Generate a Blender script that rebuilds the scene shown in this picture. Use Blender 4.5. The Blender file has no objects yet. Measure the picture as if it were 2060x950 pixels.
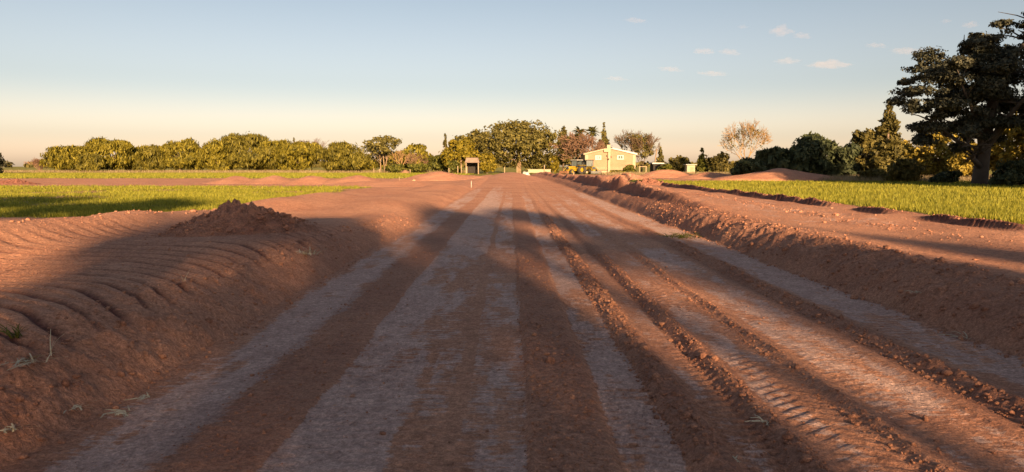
import bpy, bmesh, math, random
import numpy as np
from mathutils import Vector, Matrix, Euler
R = math.radians
rng = np.random.default_rng(7)
random.seed(7)
sc = bpy.context.scene
C = sc.collection
# ------------------------------------------------------------------ camera
F = 1450.0; PITCH = math.atan(140 / F); EYE = 1.7
cam_d = bpy.data.cameras.new('camera'); cam = bpy.data.objects.new('camera', cam_d); C.objects.link(cam)
cam_d.sensor_width = 36; cam_d.lens = F / 2060 * 36
cam_d.clip_start = 0.05; cam_d.clip_end = 20000
cam.location = (0, 0, EYE); cam.rotation_euler = (math.pi / 2 - PITCH, 0, 0)
sc.camera = cam
# ------------------------------------------------------------------ light
SUN_EL = R(14); SUN_AZ = R(166.6)          # azimuth from +Y towards +X: low sun behind the viewer, to the right
w = bpy.data.worlds.new('World'); sc.world = w; w.use_nodes = True
nt = w.node_tree; bg = nt.nodes['Background']
sky = nt.nodes.new('ShaderNodeTexSky'); sky.sky_type = 'NISHITA'; sky.sun_disc = False
sky.sun_elevation = SUN_EL; sky.sun_rotation = SUN_AZ
sky.altitude = 100; sky.air_density = 1.0; sky.dust_density = 1.6; sky.ozone_density = 1.0
hsv = nt.nodes.new('ShaderNodeHueSaturation'); hsv.inputs['Saturation'].default_value = .57; nt.links.new(sky.outputs[0], hsv.inputs['Color'])
geo = nt.nodes.new('ShaderNodeTexCoord'); sep = nt.nodes.new('ShaderNodeSeparateXYZ'); nt.links.new(geo.outputs['Generated'], sep.inputs[0])
tint = nt.nodes.new('ShaderNodeValToRGB'); nt.links.new(sep.outputs['Z'], tint.inputs[0]); cr_ = tint.color_ramp; cr_.interpolation = 'EASE'      # hazy evening air: warm and dull at the horizon, same all round
cr_.elements[0].position = 0.0; cr_.elements[0].color = (1.70, 1.27, 1.04, 1); cr_.elements[1].position = .30; cr_.elements[1].color = (.55, .595, .63, 1)
e_ = cr_.elements.new(.045); e_.color = (1.02, .85, .76, 1); e_ = cr_.elements.new(.11); e_.color = (.72, .69, .69, 1)
mulc = nt.nodes.new('ShaderNodeMix'); mulc.data_type = 'RGBA'; mulc.blend_type = 'MULTIPLY'; mulc.inputs[0].default_value = 1
nt.links.new(hsv.outputs[0], mulc.inputs[6]); nt.links.new(tint.outputs[0], mulc.inputs[7])
nt.links.new(mulc.outputs[2], bg.inputs[0]); bg.inputs[1].default_value = 0.05
sun_d = bpy.data.lights.new('sun', 'SUN'); sun = bpy.data.objects.new('sun', sun_d); C.objects.link(sun)
sun_d.energy = 4.0; sun_d.angle = R(0.9); sun_d.color = (1.0, 0.68, 0.36)
sdir = Vector((math.sin(SUN_AZ) * math.cos(SUN_EL), math.cos(SUN_AZ) * math.cos(SUN_EL), math.sin(SUN_EL)))
sun.rotation_euler = sdir.to_track_quat('Z', 'Y').to_euler()
sun.location = sdir * 100
vs = sc.view_settings; vs.view_transform = 'Standard'; vs.look = 'None'; vs.gamma = 1; vs.exposure = 1.95; vs.use_curve_mapping = False
try:
    sc.cycles.use_denoising = True; sc.cycles.max_bounces = 6; sc.cycles.volume_bounces = 3; sc.cycles.transparent_max_bounces = 8
except Exception: pass

# ------------------------------------------------------------------ maths helpers
def ang(py): return PITCH + math.atan((py - 475) / F)
def yat(py, z=0.0): return (EYE - z) / math.tan(ang(py))                # ground depth seen at an image row
def zat(py, Y): return EYE - Y * math.tan(ang(py))                       # height seen at an image row at depth Y
def xat(px, Y, z=1.0): return (px - 1030) / F * (Y * math.cos(PITCH) + (EYE - z) * math.sin(PITCH))
_tab = np.random.default_rng(3).random((256, 256)).astype(np.float32)
def vnoise(x, y):
    xi = np.floor(x).astype(np.int64); yi = np.floor(y).astype(np.int64)
    fx = (x - xi).astype(np.float32); fy = (y - yi).astype(np.float32)
    fx = fx * fx * (3 - 2 * fx); fy = fy * fy * (3 - 2 * fy)
    a = _tab[xi & 255, yi & 255]; b = _tab[(xi + 1) & 255, yi & 255]
    c = _tab[xi & 255, (yi + 1) & 255]; d = _tab[(xi + 1) & 255, (yi + 1) & 255]
    return (a + (b - a) * fx) * (1 - fy) + (c + (d - c) * fx) * fy
def fbm(x, y, o=3, g=0.5):
    s = 0; a = 1; t = 0
    for i in range(o):
        s = s + a * vnoise(x * 2 ** i + 17.3 * i, y * 2 ** i + 9.1 * i); t += a; a *= g
    return s / t                                                         # 0..1
def ss(a, b, x):
    t = np.clip((x - a) / (b - a), 0, 1); return t * t * (3 - 2 * t)
def band(x, a, b, e=0.05): return ss(a - e, a + e, x) * (1 - ss(b - e, b + e, x))
def bump(x, c, w_): return np.exp(-((x - c) / w_) ** 2)

# ------------------------------------------------------------------ object helpers
def tag(o, label=None, cat=None, group=None, kind=None):
    if label: o['label'] = label
    if cat: o['category'] = cat
    if group: o['group'] = group
    if kind: o['kind'] = kind
    return o
def thing(name, label, cat, loc=(0, 0, 0), rz=0, group=None):
    o = bpy.data.objects.new(name, None); C.objects.link(o); o.empty_display_size = 0.2
    o.location = loc; o.rotation_euler = (0, 0, rz)
    return tag(o, label, cat, group)
def link(name, me, mat=None, parent=None, smooth=False):
    if mat is not None: me.materials.append(mat)
    if smooth: me.polygons.foreach_set('use_smooth', np.ones(len(me.polygons), dtype=bool))
    o = bpy.data.objects.new(name, me); C.objects.link(o)
    if parent is not None: o.parent = parent
    return o
def mesh_np(name, V, Fc):
    """V (n,3); Fc (m,k) index array"""
    V = np.asarray(V, dtype=np.float32); Fc = np.asarray(Fc, dtype=np.int32)
    me = bpy.data.meshes.new(name); k = Fc.shape[1]
    me.vertices.add(len(V)); me.vertices.foreach_set('co', V.ravel())
    me.loops.add(Fc.size); me.loops.foreach_set('vertex_index', Fc.ravel())
    me.polygons.add(len(Fc)); me.polygons.foreach_set('loop_start', np.arange(0, Fc.size, k, dtype=np.int32))
    me.polygons.foreach_set('loop_total', np.full(len(Fc), k, dtype=np.int32))
    me.update(calc_edges=True); me.validate()
    return me
class MB:
    def __init__(s): s.v = []; s.f = []
    def box(s, x0, x1, y0, y1, z0, z1, top=None):
        b = len(s.v); t = top or (x0, x1, y0, y1)
        s.v += [(x0, y0, z0), (x1, y0, z0), (x1, y1, z0), (x0, y1, z0), (t[0], t[2], z1), (t[1], t[2], z1), (t[1], t[3], z1), (t[0], t[3], z1)]
        s.f += [tuple(b + i for i in q) for q in ((3, 2, 1, 0), (4, 5, 6, 7), (0, 1, 5, 4), (1, 2, 6, 5), (2, 3, 7, 6), (3, 0, 4, 7))]; return s
    def tube(s, pts, rad, n=6, cap=True):
        pts = [Vector(p) for p in pts]; b = len(s.v)
        for i, p in enumerate(pts):
            d = (pts[min(i + 1, len(pts) - 1)] - pts[max(i - 1, 0)]).normalized()
            a = d.orthogonal().normalized(); c = d.cross(a)
            r = rad[i] if hasattr(rad, '__len__') else rad
            for k in range(n):
                t = 2 * math.pi * k / n; s.v.append(tuple(p + (a * math.cos(t) + c * math.sin(t)) * r))
        for i in range(len(pts) - 1):
            for k in range(n):
                s.f.append((b + i * n + k, b + i * n + (k + 1) % n, b + (i + 1) * n + (k + 1) % n, b + (i + 1) * n + k))
        if cap and n > 3:
            s.f.append(tuple(b + k for k in range(n - 1, -1, -1))); e = b + (len(pts) - 1) * n; s.f.append(tuple(e + k for k in range(n)))
        return s
    def prism(s, poly, y0, y1):                      # polygon in x,z extruded along y
        b = len(s.v); n = len(poly)
        s.v += [(x, y0, z) for x, z in poly] + [(x, y1, z) for x, z in poly]
        s.f.append(tuple(b + i for i in range(n))); s.f.append(tuple(b + n + i for i in range(n - 1, -1, -1)))
        for i in range(n): s.f.append((b + i, b + n + i, b + n + (i + 1) % n, b + (i + 1) % n))
        return s
    def disc_wheel(s, cx, cy, cz, r, wd, n=14):       # wheel with its axle along y
        return s.tube([(cx, cy - wd / 2, cz), (cx, cy - wd / 2 + .02, cz), (cx, cy + wd / 2 - .02, cz), (cx, cy + wd / 2, cz)], [r * .9, r, r, r * .9], n)
    def build(s, name, mat, parent=None, smooth=False, bevel=0):
        me = bpy.data.meshes.new(name); me.from_pydata(s.v, [], s.f); me.update()
        if bevel:
            bm = bmesh.new(); bm.from_mesh(me)
            bmesh.ops.bevel(bm, geom=bm.edges[:], offset=bevel, segments=1, affect='EDGES'); bm.to_mesh(me); bm.free()
        bm = bmesh.new(); bm.from_mesh(me); bmesh.ops.recalc_face_normals(bm, faces=bm.faces); bm.to_mesh(me); bm.free()
        return link(name, me, mat, parent, smooth)

# ------------------------------------------------------------------ materials
def mat_new(name):
    m = bpy.data.materials.new(name); m.use_nodes = True
    n = m.node_tree.nodes; l = m.node_tree.links
    return m, n, l, n['Principled BSDF']
def mix_rgb(n, l, fac, a, b, mode='MIX'):
    x = n.new('ShaderNodeMix'); x.data_type = 'RGBA'; x.blend_type = mode
    for s_, v in ((0, fac), (6, a), (7, b)):
        if hasattr(v, 'links'): l.new(v, x.inputs[s_])
        else: x.inputs[s_].default_value = v if s_ == 0 else (*v, 1)
    return x.outputs[2]
def noise(n, l, scale, detail=4, rough=.55, vec=None, dist=0):
    t = n.new('ShaderNodeTexNoise'); t.inputs['Scale'].default_value = scale; t.inputs['Detail'].default_value = detail
    t.inputs['Roughness'].default_value = rough; t.inputs['Distortion'].default_value = dist
    if vec is not None: l.new(vec, t.inputs['Vector'])
    return t.outputs[0]
def ramp(n, l, v, a, b):
    r = n.new('ShaderNodeMapRange'); r.inputs[1].default_value = a; r.inputs[2].default_value = b; l.new(v, r.inputs[0]); return r.outputs[0]
def simple(name, col, rough=.7, var=.25, scale=3, metal=0, bumpy=0.0):
    m, n, l, p = mat_new(name)
    pos = n.new('ShaderNodeTexCoord').outputs['Object']
    f = noise(n, l, scale, 5, .6, pos)
    c = mix_rgb(n, l, ramp(n, l, f, .3, .7), tuple(x * (1 - var) for x in col), tuple(min(1, x * (1 + var)) for x in col))
    l.new(c, p.inputs['Base Color']); p.inputs['Roughness'].default_value = rough; p.inputs['Metallic'].default_value = metal
    if bumpy:
        b = n.new('ShaderNodeBump'); b.inputs['Strength'].default_value = bumpy; b.inputs['Distance'].default_value = .02
        l.new(noise(n, l, scale * 8, 4, .6, pos), b.inputs['Height']); l.new(b.outputs[0], p.inputs['Normal'])
    return m
def foliage(name, dark, light, trans=.25, scale=.6):
    m, n, l, p = mat_new(name)
    g = n.new('ShaderNodeNewGeometry')
    f = noise(n, l, scale, 3, .6, g.outputs['Position'])
    a = n.new('ShaderNodeMath'); a.operation = 'ADD'; l.new(f, a.inputs[0])
    b = n.new('ShaderNodeMath'); b.operation = 'MULTIPLY'; b.inputs[1].default_value = .7; l.new(g.outputs['Random Per Island'], b.inputs[0]); l.new(b.outputs[0], a.inputs[1])
    c = mix_rgb(n, l, ramp(n, l, a.outputs[0], .45, 1.2), dark, light)
    l.new(c, p.inputs['Base Color']); p.inputs['Roughness'].default_value = .65; p.inputs['Specular IOR Level'].default_value = .25
    t = n.new('ShaderNodeBsdfTranslucent'); l.new(c, t.inputs[0])
    mx = n.new('ShaderNodeMixShader'); mx.inputs[0].default_value = trans
    l.new(p.outputs[0], mx.inputs[1]); l.new(t.outputs[0], mx.inputs[2]); l.new(mx.outputs[0], n['Material Output'].inputs[0])
    return m
def soil_material():
    m, n, l, p = mat_new('red_soil')
    pos = n.new('ShaderNodeNewGeometry').outputs['Position']
    def attr(a):
        t = n.new('ShaderNodeAttribute'); t.attribute_name = a; return t.outputs['Fac']
    big = noise(n, l, .35, 4, .6, pos); mid = noise(n, l, 2.2, 5, .65, pos, .5); fine = noise(n, l, 28, 5, .7, pos)
    c = mix_rgb(n, l, ramp(n, l, mid, .3, .7), (.36, .159, .102), (.48, .230, .145))
    c = mix_rgb(n, l, ramp(n, l, big, .35, .7), c, (.53, .265, .169))
    # pale, compacted surface: patchy, streaked along the road
    mp = n.new('ShaderNodeMapping'); mp.inputs['Scale'].default_value = (2.6, .8, 1); l.new(pos, mp.inputs[0])
    streak = noise(n, l, 1.5, 8, .68, mp.outputs[0], .4)
    mp2 = n.new('ShaderNodeMapping'); mp2.inputs['Scale'].default_value = (3, 14, 1); l.new(pos, mp2.inputs[0])
    cross = noise(n, l, 1.3, 5, .6, mp2.outputs[0], .3)
    mm = n.new('ShaderNodeMath'); mm.operation = 'MULTIPLY_ADD'; mm.inputs[1].default_value = .85; l.new(cross, mm.inputs[0]); l.new(streak, mm.inputs[2])
    sm = n.new('ShaderNodeMath'); sm.operation = 'ADD'; l.new(mm.outputs[0], sm.inputs[0]); l.new(attr('compact'), sm.inputs[1])
    k = ramp(n, l, sm.outputs[0], 1.44, 1.545)
    pale = mix_rgb(n, l, ramp(n, l, mid, .3, .75), (.46, .285, .24), (.60, .395, .335))
    c = mix_rgb(n, l, k, c, pale)
    # moist clods and churned strips, plus furrow and heap shade put into colour
    c = mix_rgb(n, l, attr('damp_shade'), c, (.135, .052, .042))
    # grass cover
    gn = noise(n, l, 1.1, 6, .7, pos)
    gs = n.new('ShaderNodeMath'); gs.operation = 'ADD'; l.new(gn, gs.inputs[0]); l.new(attr('grassy'), gs.inputs[1])
    gcol = mix_rgb(n, l, ramp(n, l, noise(n, l, .45, 5, .6, pos), .35, .68), (.17, .165, .02), (.28, .235, .04))
    c = mix_rgb(n, l, ramp(n, l, gs.outputs[0], .98, 1.18), c, gcol)
    dcol = mix_rgb(n, l, ramp(n, l, mid, .3, .7), (.17, .11, .055), (.30, .21, .10))
    c = mix_rgb(n, l, attr('straw'), c, dcol)
    gr2 = n.new('ShaderNodeMath'); gr2.operation = 'MULTIPLY'; l.new(fine, gr2.inputs[0]); l.new(noise(n, l, 75, 4, .75, pos), gr2.inputs[1])
    grain_shade = mix_rgb(n, l, ramp(n, l, gr2.outputs[0], .13, .37), (.55, .53, .53), (1.3, 1.3, 1.3))  # speckle, plus crevice shade darkened in from the bump's own noise
    grain_shade = mix_rgb(n, l, 1.0, grain_shade, mix_rgb(n, l, ramp(n, l, noise(n, l, 7, 6, .7, pos), .3, .7), (.78, .76, .76), (1.16, 1.16, 1.16)), 'MULTIPLY')
    c = mix_rgb(n, l, 1.0, c, grain_shade, 'MULTIPLY')
    l.new(c, p.inputs['Base Color']); p.inputs['Roughness'].default_value = .9; p.inputs['Specular IOR Level'].default_value = .2
    b = n.new('ShaderNodeBump'); b.inputs['Strength'].default_value = .8; b.inputs['Distance'].default_value = .05
    hh = n.new('ShaderNodeMath'); hh.operation = 'ADD'; l.new(fine, hh.inputs[0]); l.new(noise(n, l, 9, 4, .6, pos), hh.inputs[1])
    l.new(hh.outputs[0], b.inputs['Height']); l.new(b.outputs[0], p.inputs['Normal'])
    return m
SOIL = soil_material()
M = dict(
    bark=simple('bark', (.16, .11, .075), .9, .35, 2), bark_pale=simple('bark_pale', (.2, .13, .075), .9, .3, 2), bark_dark=simple('bark_dark', (.055, .04, .03), .9, .3, 2),
    twig_pink=simple('twig_pink', (.18, .096, .058), .9, .25, 1), twig_straw=simple('twig_straw', (.26, .155, .06), .9, .3, 1), twig_brown=simple('twig_brown', (.12, .072, .038), .9, .3, 1),
    pepper=foliage('pepper_leaves', (.055, .052, .006), (.235, .19, .02)),
    pepper_dull=foliage('dull_pepper_leaves', (.05, .047, .007), (.185, .152, .02)),
    yellow=foliage('yellow_leaves', (.09, .075, .006), (.22, .165, .014)),
    olive=foliage('olive_leaves', (.05, .044, .011), (.15, .12, .03)),
    acacia=foliage('acacia_leaves', (.055, .050, .011), (.18, .148, .038)),
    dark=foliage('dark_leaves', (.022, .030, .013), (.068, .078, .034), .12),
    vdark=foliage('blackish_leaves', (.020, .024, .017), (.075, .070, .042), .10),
    conifer=foliage('conifer_needles', (.05, .044, .012), (.14, .115, .03)),
    bush=foliage('bush_leaves', (.04, .046, .007), (.14, .13, .02)),
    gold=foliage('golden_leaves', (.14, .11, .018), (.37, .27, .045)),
    fuzz=foliage('tan_twig_tips', (.09, .052, .03), (.20, .115, .068)), dead_straw=simple('dead_straw', (.46, .38, .27), .8, .2, 20),
    palm=foliage('palm_leaves', (.05, .05, .01), (.12, .105, .025)),
    grass=foliage('grass_blades', (.12, .13, .012), (.29, .262, .032), .35, .35),
    straw=foliage('straw_blades', (.17, .12, .06), (.34, .26, .15), .3),
    white=simple('white_paint', (.40, .37, .33), .5, .06), cream=simple('cream_render', (.34, .255, .175), .8, .1, 1.5),
    wood=simple('grey_wood', (.28, .20, .13), .85, .3, 4), wood_pale=simple('pale_wood', (.28, .20, .12), .8, .2, 4),
    roof_sheet=simple('roof_sheet', (.34, .32, .31), .5, .1, 2), roof_brown=simple('brown_roof', (.17, .115, .095), .8, .25, 2), roof_grey=simple('grey_roof', (.30, .28, .26), .6, .2, 2),
    shade_wall=simple('plank_shade', (.022, .016, .014), .9, .3, 3),  # near-black: the open shed's inner shade put into the wall colour
    yellow_paint=simple('yellow_paint', (.30, .19, .012), .45, .12, 3), tyre=simple('tyre_rubber', (.035, .03, .028), .85, .3, 5), green_paint=simple('faded_green_paint', (.12, .14, .085), .6, .15, 3),
    steel=simple('dark_steel', (.10, .095, .09), .5, .25, 3), rust=simple('rusty_steel', (.22, .10, .05), .8, .3, 3), black=simple('dark_metal', (.03, .03, .03), .6, .2, 3),
)
def brick_material():
    m, n, l, p = mat_new('tan_brick'); tc = n.new('ShaderNodeTexCoord').outputs['Object']
    mp = n.new('ShaderNodeMapping'); mp.inputs['Rotation'].default_value = (R(90), 0, 0); l.new(tc, mp.inputs[0])
    b = n.new('ShaderNodeTexBrick'); b.inputs['Scale'].default_value = 1; b.inputs['Brick Width'].default_value = .5; b.inputs['Row Height'].default_value = .2
    b.inputs['Mortar Size'].default_value = .018; b.inputs['Color1'].default_value = (.29, .165, .105, 1); b.inputs['Color2'].default_value = (.245, .135, .086, 1); b.inputs['Mortar'].default_value = (.23, .17, .10, 1)
    l.new(mp.outputs[0], b.inputs[0]); f = noise(n, l, .9, 4, .6, tc)
    c = mix_rgb(n, l, ramp(n, l, f, .3, .75), b.outputs[0], (.30, .20, .13))
    l.new(c, p.inputs['Base Color']); p.inputs['Roughness'].default_value = .9
    return m
M['brick'] = brick_material()
def glass_material():
    m, n, l, p = mat_new('window_glass'); p.inputs['Base Color'].default_value = (.10, .12, .12, 1); p.inputs['Roughness'].default_value = .08
    p.inputs['Specular IOR Level'].default_value = .8; return m
M['glass'] = glass_material()

# ------------------------------------------------------------------ the ground
XL, XR = -2.9, 4.6
def edges(Y):
    wob = .22 * (fbm(Y * .35, Y * 0 + 3.3, 3) - .5)
    return XL + wob + .4 * ss(50, 110, Y), XR - 1.9 * ss(65, 112, Y) + .3 * (fbm(Y * .3, Y * 0 + 8.8, 3) - .5)
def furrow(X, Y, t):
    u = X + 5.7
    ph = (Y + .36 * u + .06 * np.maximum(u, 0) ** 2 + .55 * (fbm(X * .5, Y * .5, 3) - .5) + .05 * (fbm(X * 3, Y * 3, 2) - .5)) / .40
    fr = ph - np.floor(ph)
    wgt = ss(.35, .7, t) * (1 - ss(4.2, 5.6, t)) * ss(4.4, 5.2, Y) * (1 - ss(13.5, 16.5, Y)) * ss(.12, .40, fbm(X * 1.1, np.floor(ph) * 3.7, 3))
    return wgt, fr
def rise(x, w_):
    k = np.clip(x / w_, 0, 1); return 1 - (1 - k) ** 2.2
def terrain(X, Y):
    near = 1 - ss(18, 34, Y)
    wob = .16 * (vnoise(Y * .16, Y * 0 + 1.5) - .5) + .05 * (vnoise(Y * .9, Y * 0 + 5.5) - .5)
    xl, xr = edges(Y)
    x = X + wob
    z = .05 * (fbm(X * .22, Y * .22, 3) - .5)
    # -- road bed: lanes, ruts, ridges
    inroad = band(X, xl + .1, xr - .1, .2)
    clod = fbm(X * 9, Y * 9, 3, .6); clod2 = fbm(X * 3.3, Y * 3.3, 4, .6)
    lump = np.maximum(clod - .48, 0) * .14 + np.maximum(clod2 - .45, 0) * .10
    rough = band(x, -2.1, -1.52, .1) * .28 + band(x, .06, .55, .05) * .5 + band(x, 1.02, 1.24, .05) * .8 + band(x, 1.62, 1.76, .05) * .45 + bump(x, 2.37, .05) * .4 + bump(x, 3.55, .10) * 1.0
    r = lump * rough
    r = r - .022 * band(x, -1.5, -.45, .04) - .015 * band(x, -.45, .05, .02) - .01 * band(x, -2.8, -2.15, .1)
    r = r + .018 * bump(x, .07, .03) + .02 * band(x, .06, .55, .1)
    # treaded lanes
    def bars(c, half, per, amp, skew):
        ph = (Y + skew * np.abs(x - c)) / per + 1.6 * fbm(Y * .8, X * 1.1 + c, 2)
        b = np.abs((ph - np.floor(ph)) - .5) * 2
        return band(x, c - half, c + half, .03) * amp * (ss(.25, .75, b) - .5) * (1 - ss(14, 22, Y)) * np.clip(3.2 * fbm(X * 1.7 + c, Y * .8, 3) - 1.0, .05, 1)
    r = r - .045 * band(x, .56, 1.0, .04) + bars(.78, .21, .10, .030, .25)
    r = r + .035 * bump(x, 1.12, .10)
    r = r - .04 * band(x, 1.26, 1.58, .06) - .03 * bump(x, 1.56, .06) + bars(1.42, .17, .12, .026, -.6)
    r = r + .035 * bump(x, 1.68, .06)
    r = r + bars(2.05, .24, .14, .017, .7) - .015 * band(x, 1.8, 2.3, .05) + .028 * bump(x, 2.37, .045)
    r = r + bars(2.8, .3, .13, .007, .5) - .03 * band(x, 2.5, 3.15, .06)
    r = r - .035 * bump(x, 3.36, .08) + .035 * bump(x, 3.54, .10) - .02 * band(x, 3.75, 4.3, .1)
    r = r + bars(-.2, .2, .12, .014, 0) + bars(-1.0, .45, .14, .018, .15)
    r = r * .72 * (1 - .65 * ss(12, 40, Y))
    z = z + inroad * r
    z = z + (.012 * (fbm(X * 1.6, Y * 1.6, 4) - .5) + .010 * (fbm(X * 14, Y * 14, 2) - .5)) * 1.0
    # -- left bank and the shelf beyond it
    t = xl - X
    lh = (.54 - .30 * ss(13, 24, Y)) * (1 + .35 * (fbm(X * .4, Y * .45, 2) - .5))
    z = z + lh * rise(t, 1.30 + .5 * (fbm(Y * .8, X * 0 + 2.2, 3) - .5)) - .10 * ss(1.6, 4.2, t)
    z = z + band(t, .0, .8, .25) * (np.maximum(clod2 - .45, 0) * .20 + np.maximum(clod - .52, 0) * .08) * (1 - .6 * ss(12, 30, Y))
    # scraped furrows crossing the shelf
    wgt, fr = furrow(X, Y, t)
    z = z - wgt * (.045 * bump(fr, .5, .13) + .02 * (fr - .5) * (np.abs(fr - .5) < .499))
    # ridge thrown up along the outer edge of the shelf, furrow behind it
    z = z + (.30 * bump(X, -8.5, .75) - .14 * bump(X, -10.0, .7)) * (1 - ss(22, 30, Y)) * (.7 + .6 * fbm(X * .7, Y * .5, 3)) * ss(-8, 4, Y)
    # smooth humps on the left beyond the heap
    z = z + band(t, 1.0, 6.5, 1.2) * ss(20, 26, Y) * (1 - ss(46, 60, Y)) * (.9 * (fbm(X * .28 + 3, Y * .12, 2) - .35))
    # -- right bank, berm, terrace
    t2 = X - xr
    z = z + .42 * rise(t2, .85 + .4 * (fbm(Y * .7, X * 0 + 6.2, 3) - .5))
    z = z + band(t2, .0, 1.0, .25) * (np.maximum(clod2 - .45, 0) * .22 + np.maximum(clod - .52, 0) * .10) * (1 - .6 * ss(14, 30, Y))
    cl3 = fbm(X * .9, Y * .55, 4, .6)
    berm = ss(16, 30, Y) * (1 - ss(100, 118, Y))
    z = z + berm * ss(.75, 1.15, t2 + .25 * (fbm(X * 0 + 4.4, Y * .7, 3) - .5)) * np.exp(-np.clip(t2 - 1.15, 0, 9) / 1.1) * (.24 + .68 * np.maximum(cl3 - .33, 0)) * (1 + .6 * bump(Y, 44, 11))
    z = z + (1 - berm) * bump(t2, 1.2, .5) * .10 * cl3
    # loose furrow on the terrace, windrow at the edge of the grass
    z = z + band(Y, 14, 60, 3) * (.05 * bump(X, 8.0, .28) * (.3 + 2.2 * np.maximum(clod2 - .35, 0)))
    wr = band(Y, 23.5, 75, 1.5) + band(Y, 19.6, 21.6, .5) * 1.0 + band(Y, 14.6, 18.0, .6) * 1.1
    z = z + wr * ss(10.18, 10.34, X + .2 * (fbm(Y * .8, Y * 0 + 7.7, 3) - .5)) * np.exp(-np.clip(X - 10.34, 0, 9) / .45) * (1 - .4 * (Y < 23)) * (.11 + .30 * np.maximum(fbm(X * 2.2, Y * 1.4, 3, .65) - .3, 0)) - wr * .06 * bump(X, 10.05, .16)
    z = z + ss(1.5, 4, t2) * (1 - ss(9.8, 10.6, X)) * (.14 * (fbm(X * .55, Y * .55, 3) - .5))
    # the crest of the road far off
    z = z + .95 * bump(X, -.2, 3.3) * bump(Y, 92, 17)
    return z
def masks(X, Y):
    xl, xr = edges(Y); t = xl - X; t2 = X - xr
    e = 2.4 * (fbm(X * .35, Y * .35, 4, .6) - .5)
    left = ss(-11.2 + 1.2, -11.2 - .6, X + e * 1.2) * ss(20.0, 22.5, Y + e) * (1 - ss(56, 60, Y + 3 * e))
    left = np.maximum(left, ss(-7, -12, X + 2 * e) * ss(33, 40, Y) * (1 - ss(54, 58, Y + 3 * e)))
    far = ss(-7, -10, X + e) * ss(92, 98, Y + 2 * e)
    right = ss(10.75, 11.1, X + .25 * e) * ss(8, 13, Y) * (1 - ss(60, 66, Y + e))
    farr = ss(13, 16, X + e) * ss(88, 94, Y) * .5 + band(X, 9, 15, 1) * band(Y, 52, 80, 5) * .7
    beyond = ss(108, 118, Y) * .9
    grassy = np.clip(np.maximum.reduce([left, far, right, farr, beyond]), 0, 1)
    grassy = np.where((X < -8) & (Y > 20) & (Y < 60), grassy * (.26 + 1.0 * fbm(X * .22, Y * .5, 4)), grassy)
    grassy = np.maximum(grassy, ss(5, 30, -Y) * .8 * (np.abs(X) > 6))
    compact = np.zeros_like(X)
    wob = .16 * (vnoise(Y * .16, Y * 0 + 1.5) - .5) + .05 * (vnoise(Y * .9, Y * 0 + 5.5) - .5); x = X + wob
    far_f = 1 - .6 * ss(35, 70, Y)
    compact = band(x, -1.5, -.5, .05) * (.80 + .05 * ss(10, 20, Y) - .22 * ss(-.95, -.55, x + .25 * (fbm(X * 2, Y * .6, 3) - .5))) + band(x, -.42, .045, .03) * .58 + band(x, -2.85, -2.0, .25) * .72 + band(x, .57, .99, .05) * .62 + band(x, 1.28, 1.55, .05) * .45
    compact = compact + band(x, 1.75, 2.3, .1) * .55 + band(x, 2.5, 3.2, .1) * .58 + band(x, 3.7, 4.55, .2) * .74
    patch = ss(.36, .60, fbm(X * 2.1, Y * .55, 5, .62)); patch2 = fbm(X * 1.1 + 9, Y * .35, 4, .6)
    compact = compact * (.70 + .30 * patch + .30 * (patch2 - .5)) * far_f * band(X, xl, xr, .1)
    compact = compact - .25 * bump(x, -.80 + .06 * np.sin(Y * .5), .07) * ss(.35, .5, fbm(X * 1.5, Y * .3, 2)) * band(Y, 3, 14, 1)
    compact = compact + band(X, 6.2, 9.6, .6) * band(Y, 14, 30, 3) * .42 + .05
    damp_shade = berm_dark = (bump(t2, 1.0, .5) * ss(18, 34, Y) * .25 + 0) * fbm(X * 3, Y * 2, 3) + bump(X, 10.5, .5) * (band(Y, 23.5, 75, 1.5) + band(Y, 19.4, 21.8, .4) + band(Y, 14.4, 18.2, .5)) * (.7 + .6 * fbm(X * 3, Y * 2, 3)) + bump(t2, .75, .5) * ss(16, 24, Y) * (1 - ss(80, 110, Y)) * .45  # moist windrow with its shadow-side dark coloured in; berm flank also darker
    damp_shade = damp_shade + band(t2, 0, 1.2, .3) * .25 * (1 - ss(20, 40, Y))
    wgt, fr = furrow(X, Y, t); damp_shade = damp_shade + 1.0 * wgt * bump(fr, .5, .15) + .22 * band(t, -.1, .45, .15) * (1 - ss(16, 26, Y)) * fbm(X * 3, Y * 3, 3)  # groove shade darkened into the furrow bottoms; bank foot darker in patches
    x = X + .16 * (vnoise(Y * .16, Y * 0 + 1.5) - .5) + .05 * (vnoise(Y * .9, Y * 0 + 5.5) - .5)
    damp_shade = damp_shade + (band(x, -2.15, -1.5, .12) + band(x, .06, .55, .06) + band(x, 1.0, 1.27, .06) + band(x, 1.52, 1.8, .06) + band(x, 3.25, 3.7, .1)) * .30 * (1 - ss(16, 34, Y)) * (.5 + fbm(X * 2.5, Y * 1.2, 3))
    straw = ss(60, 66, Y + e) * ss(25, 30, X) * .9 * (1 - ss(100, 130, Y))
    return compact, grassy, np.clip(damp_shade, 0, 1), straw
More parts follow.
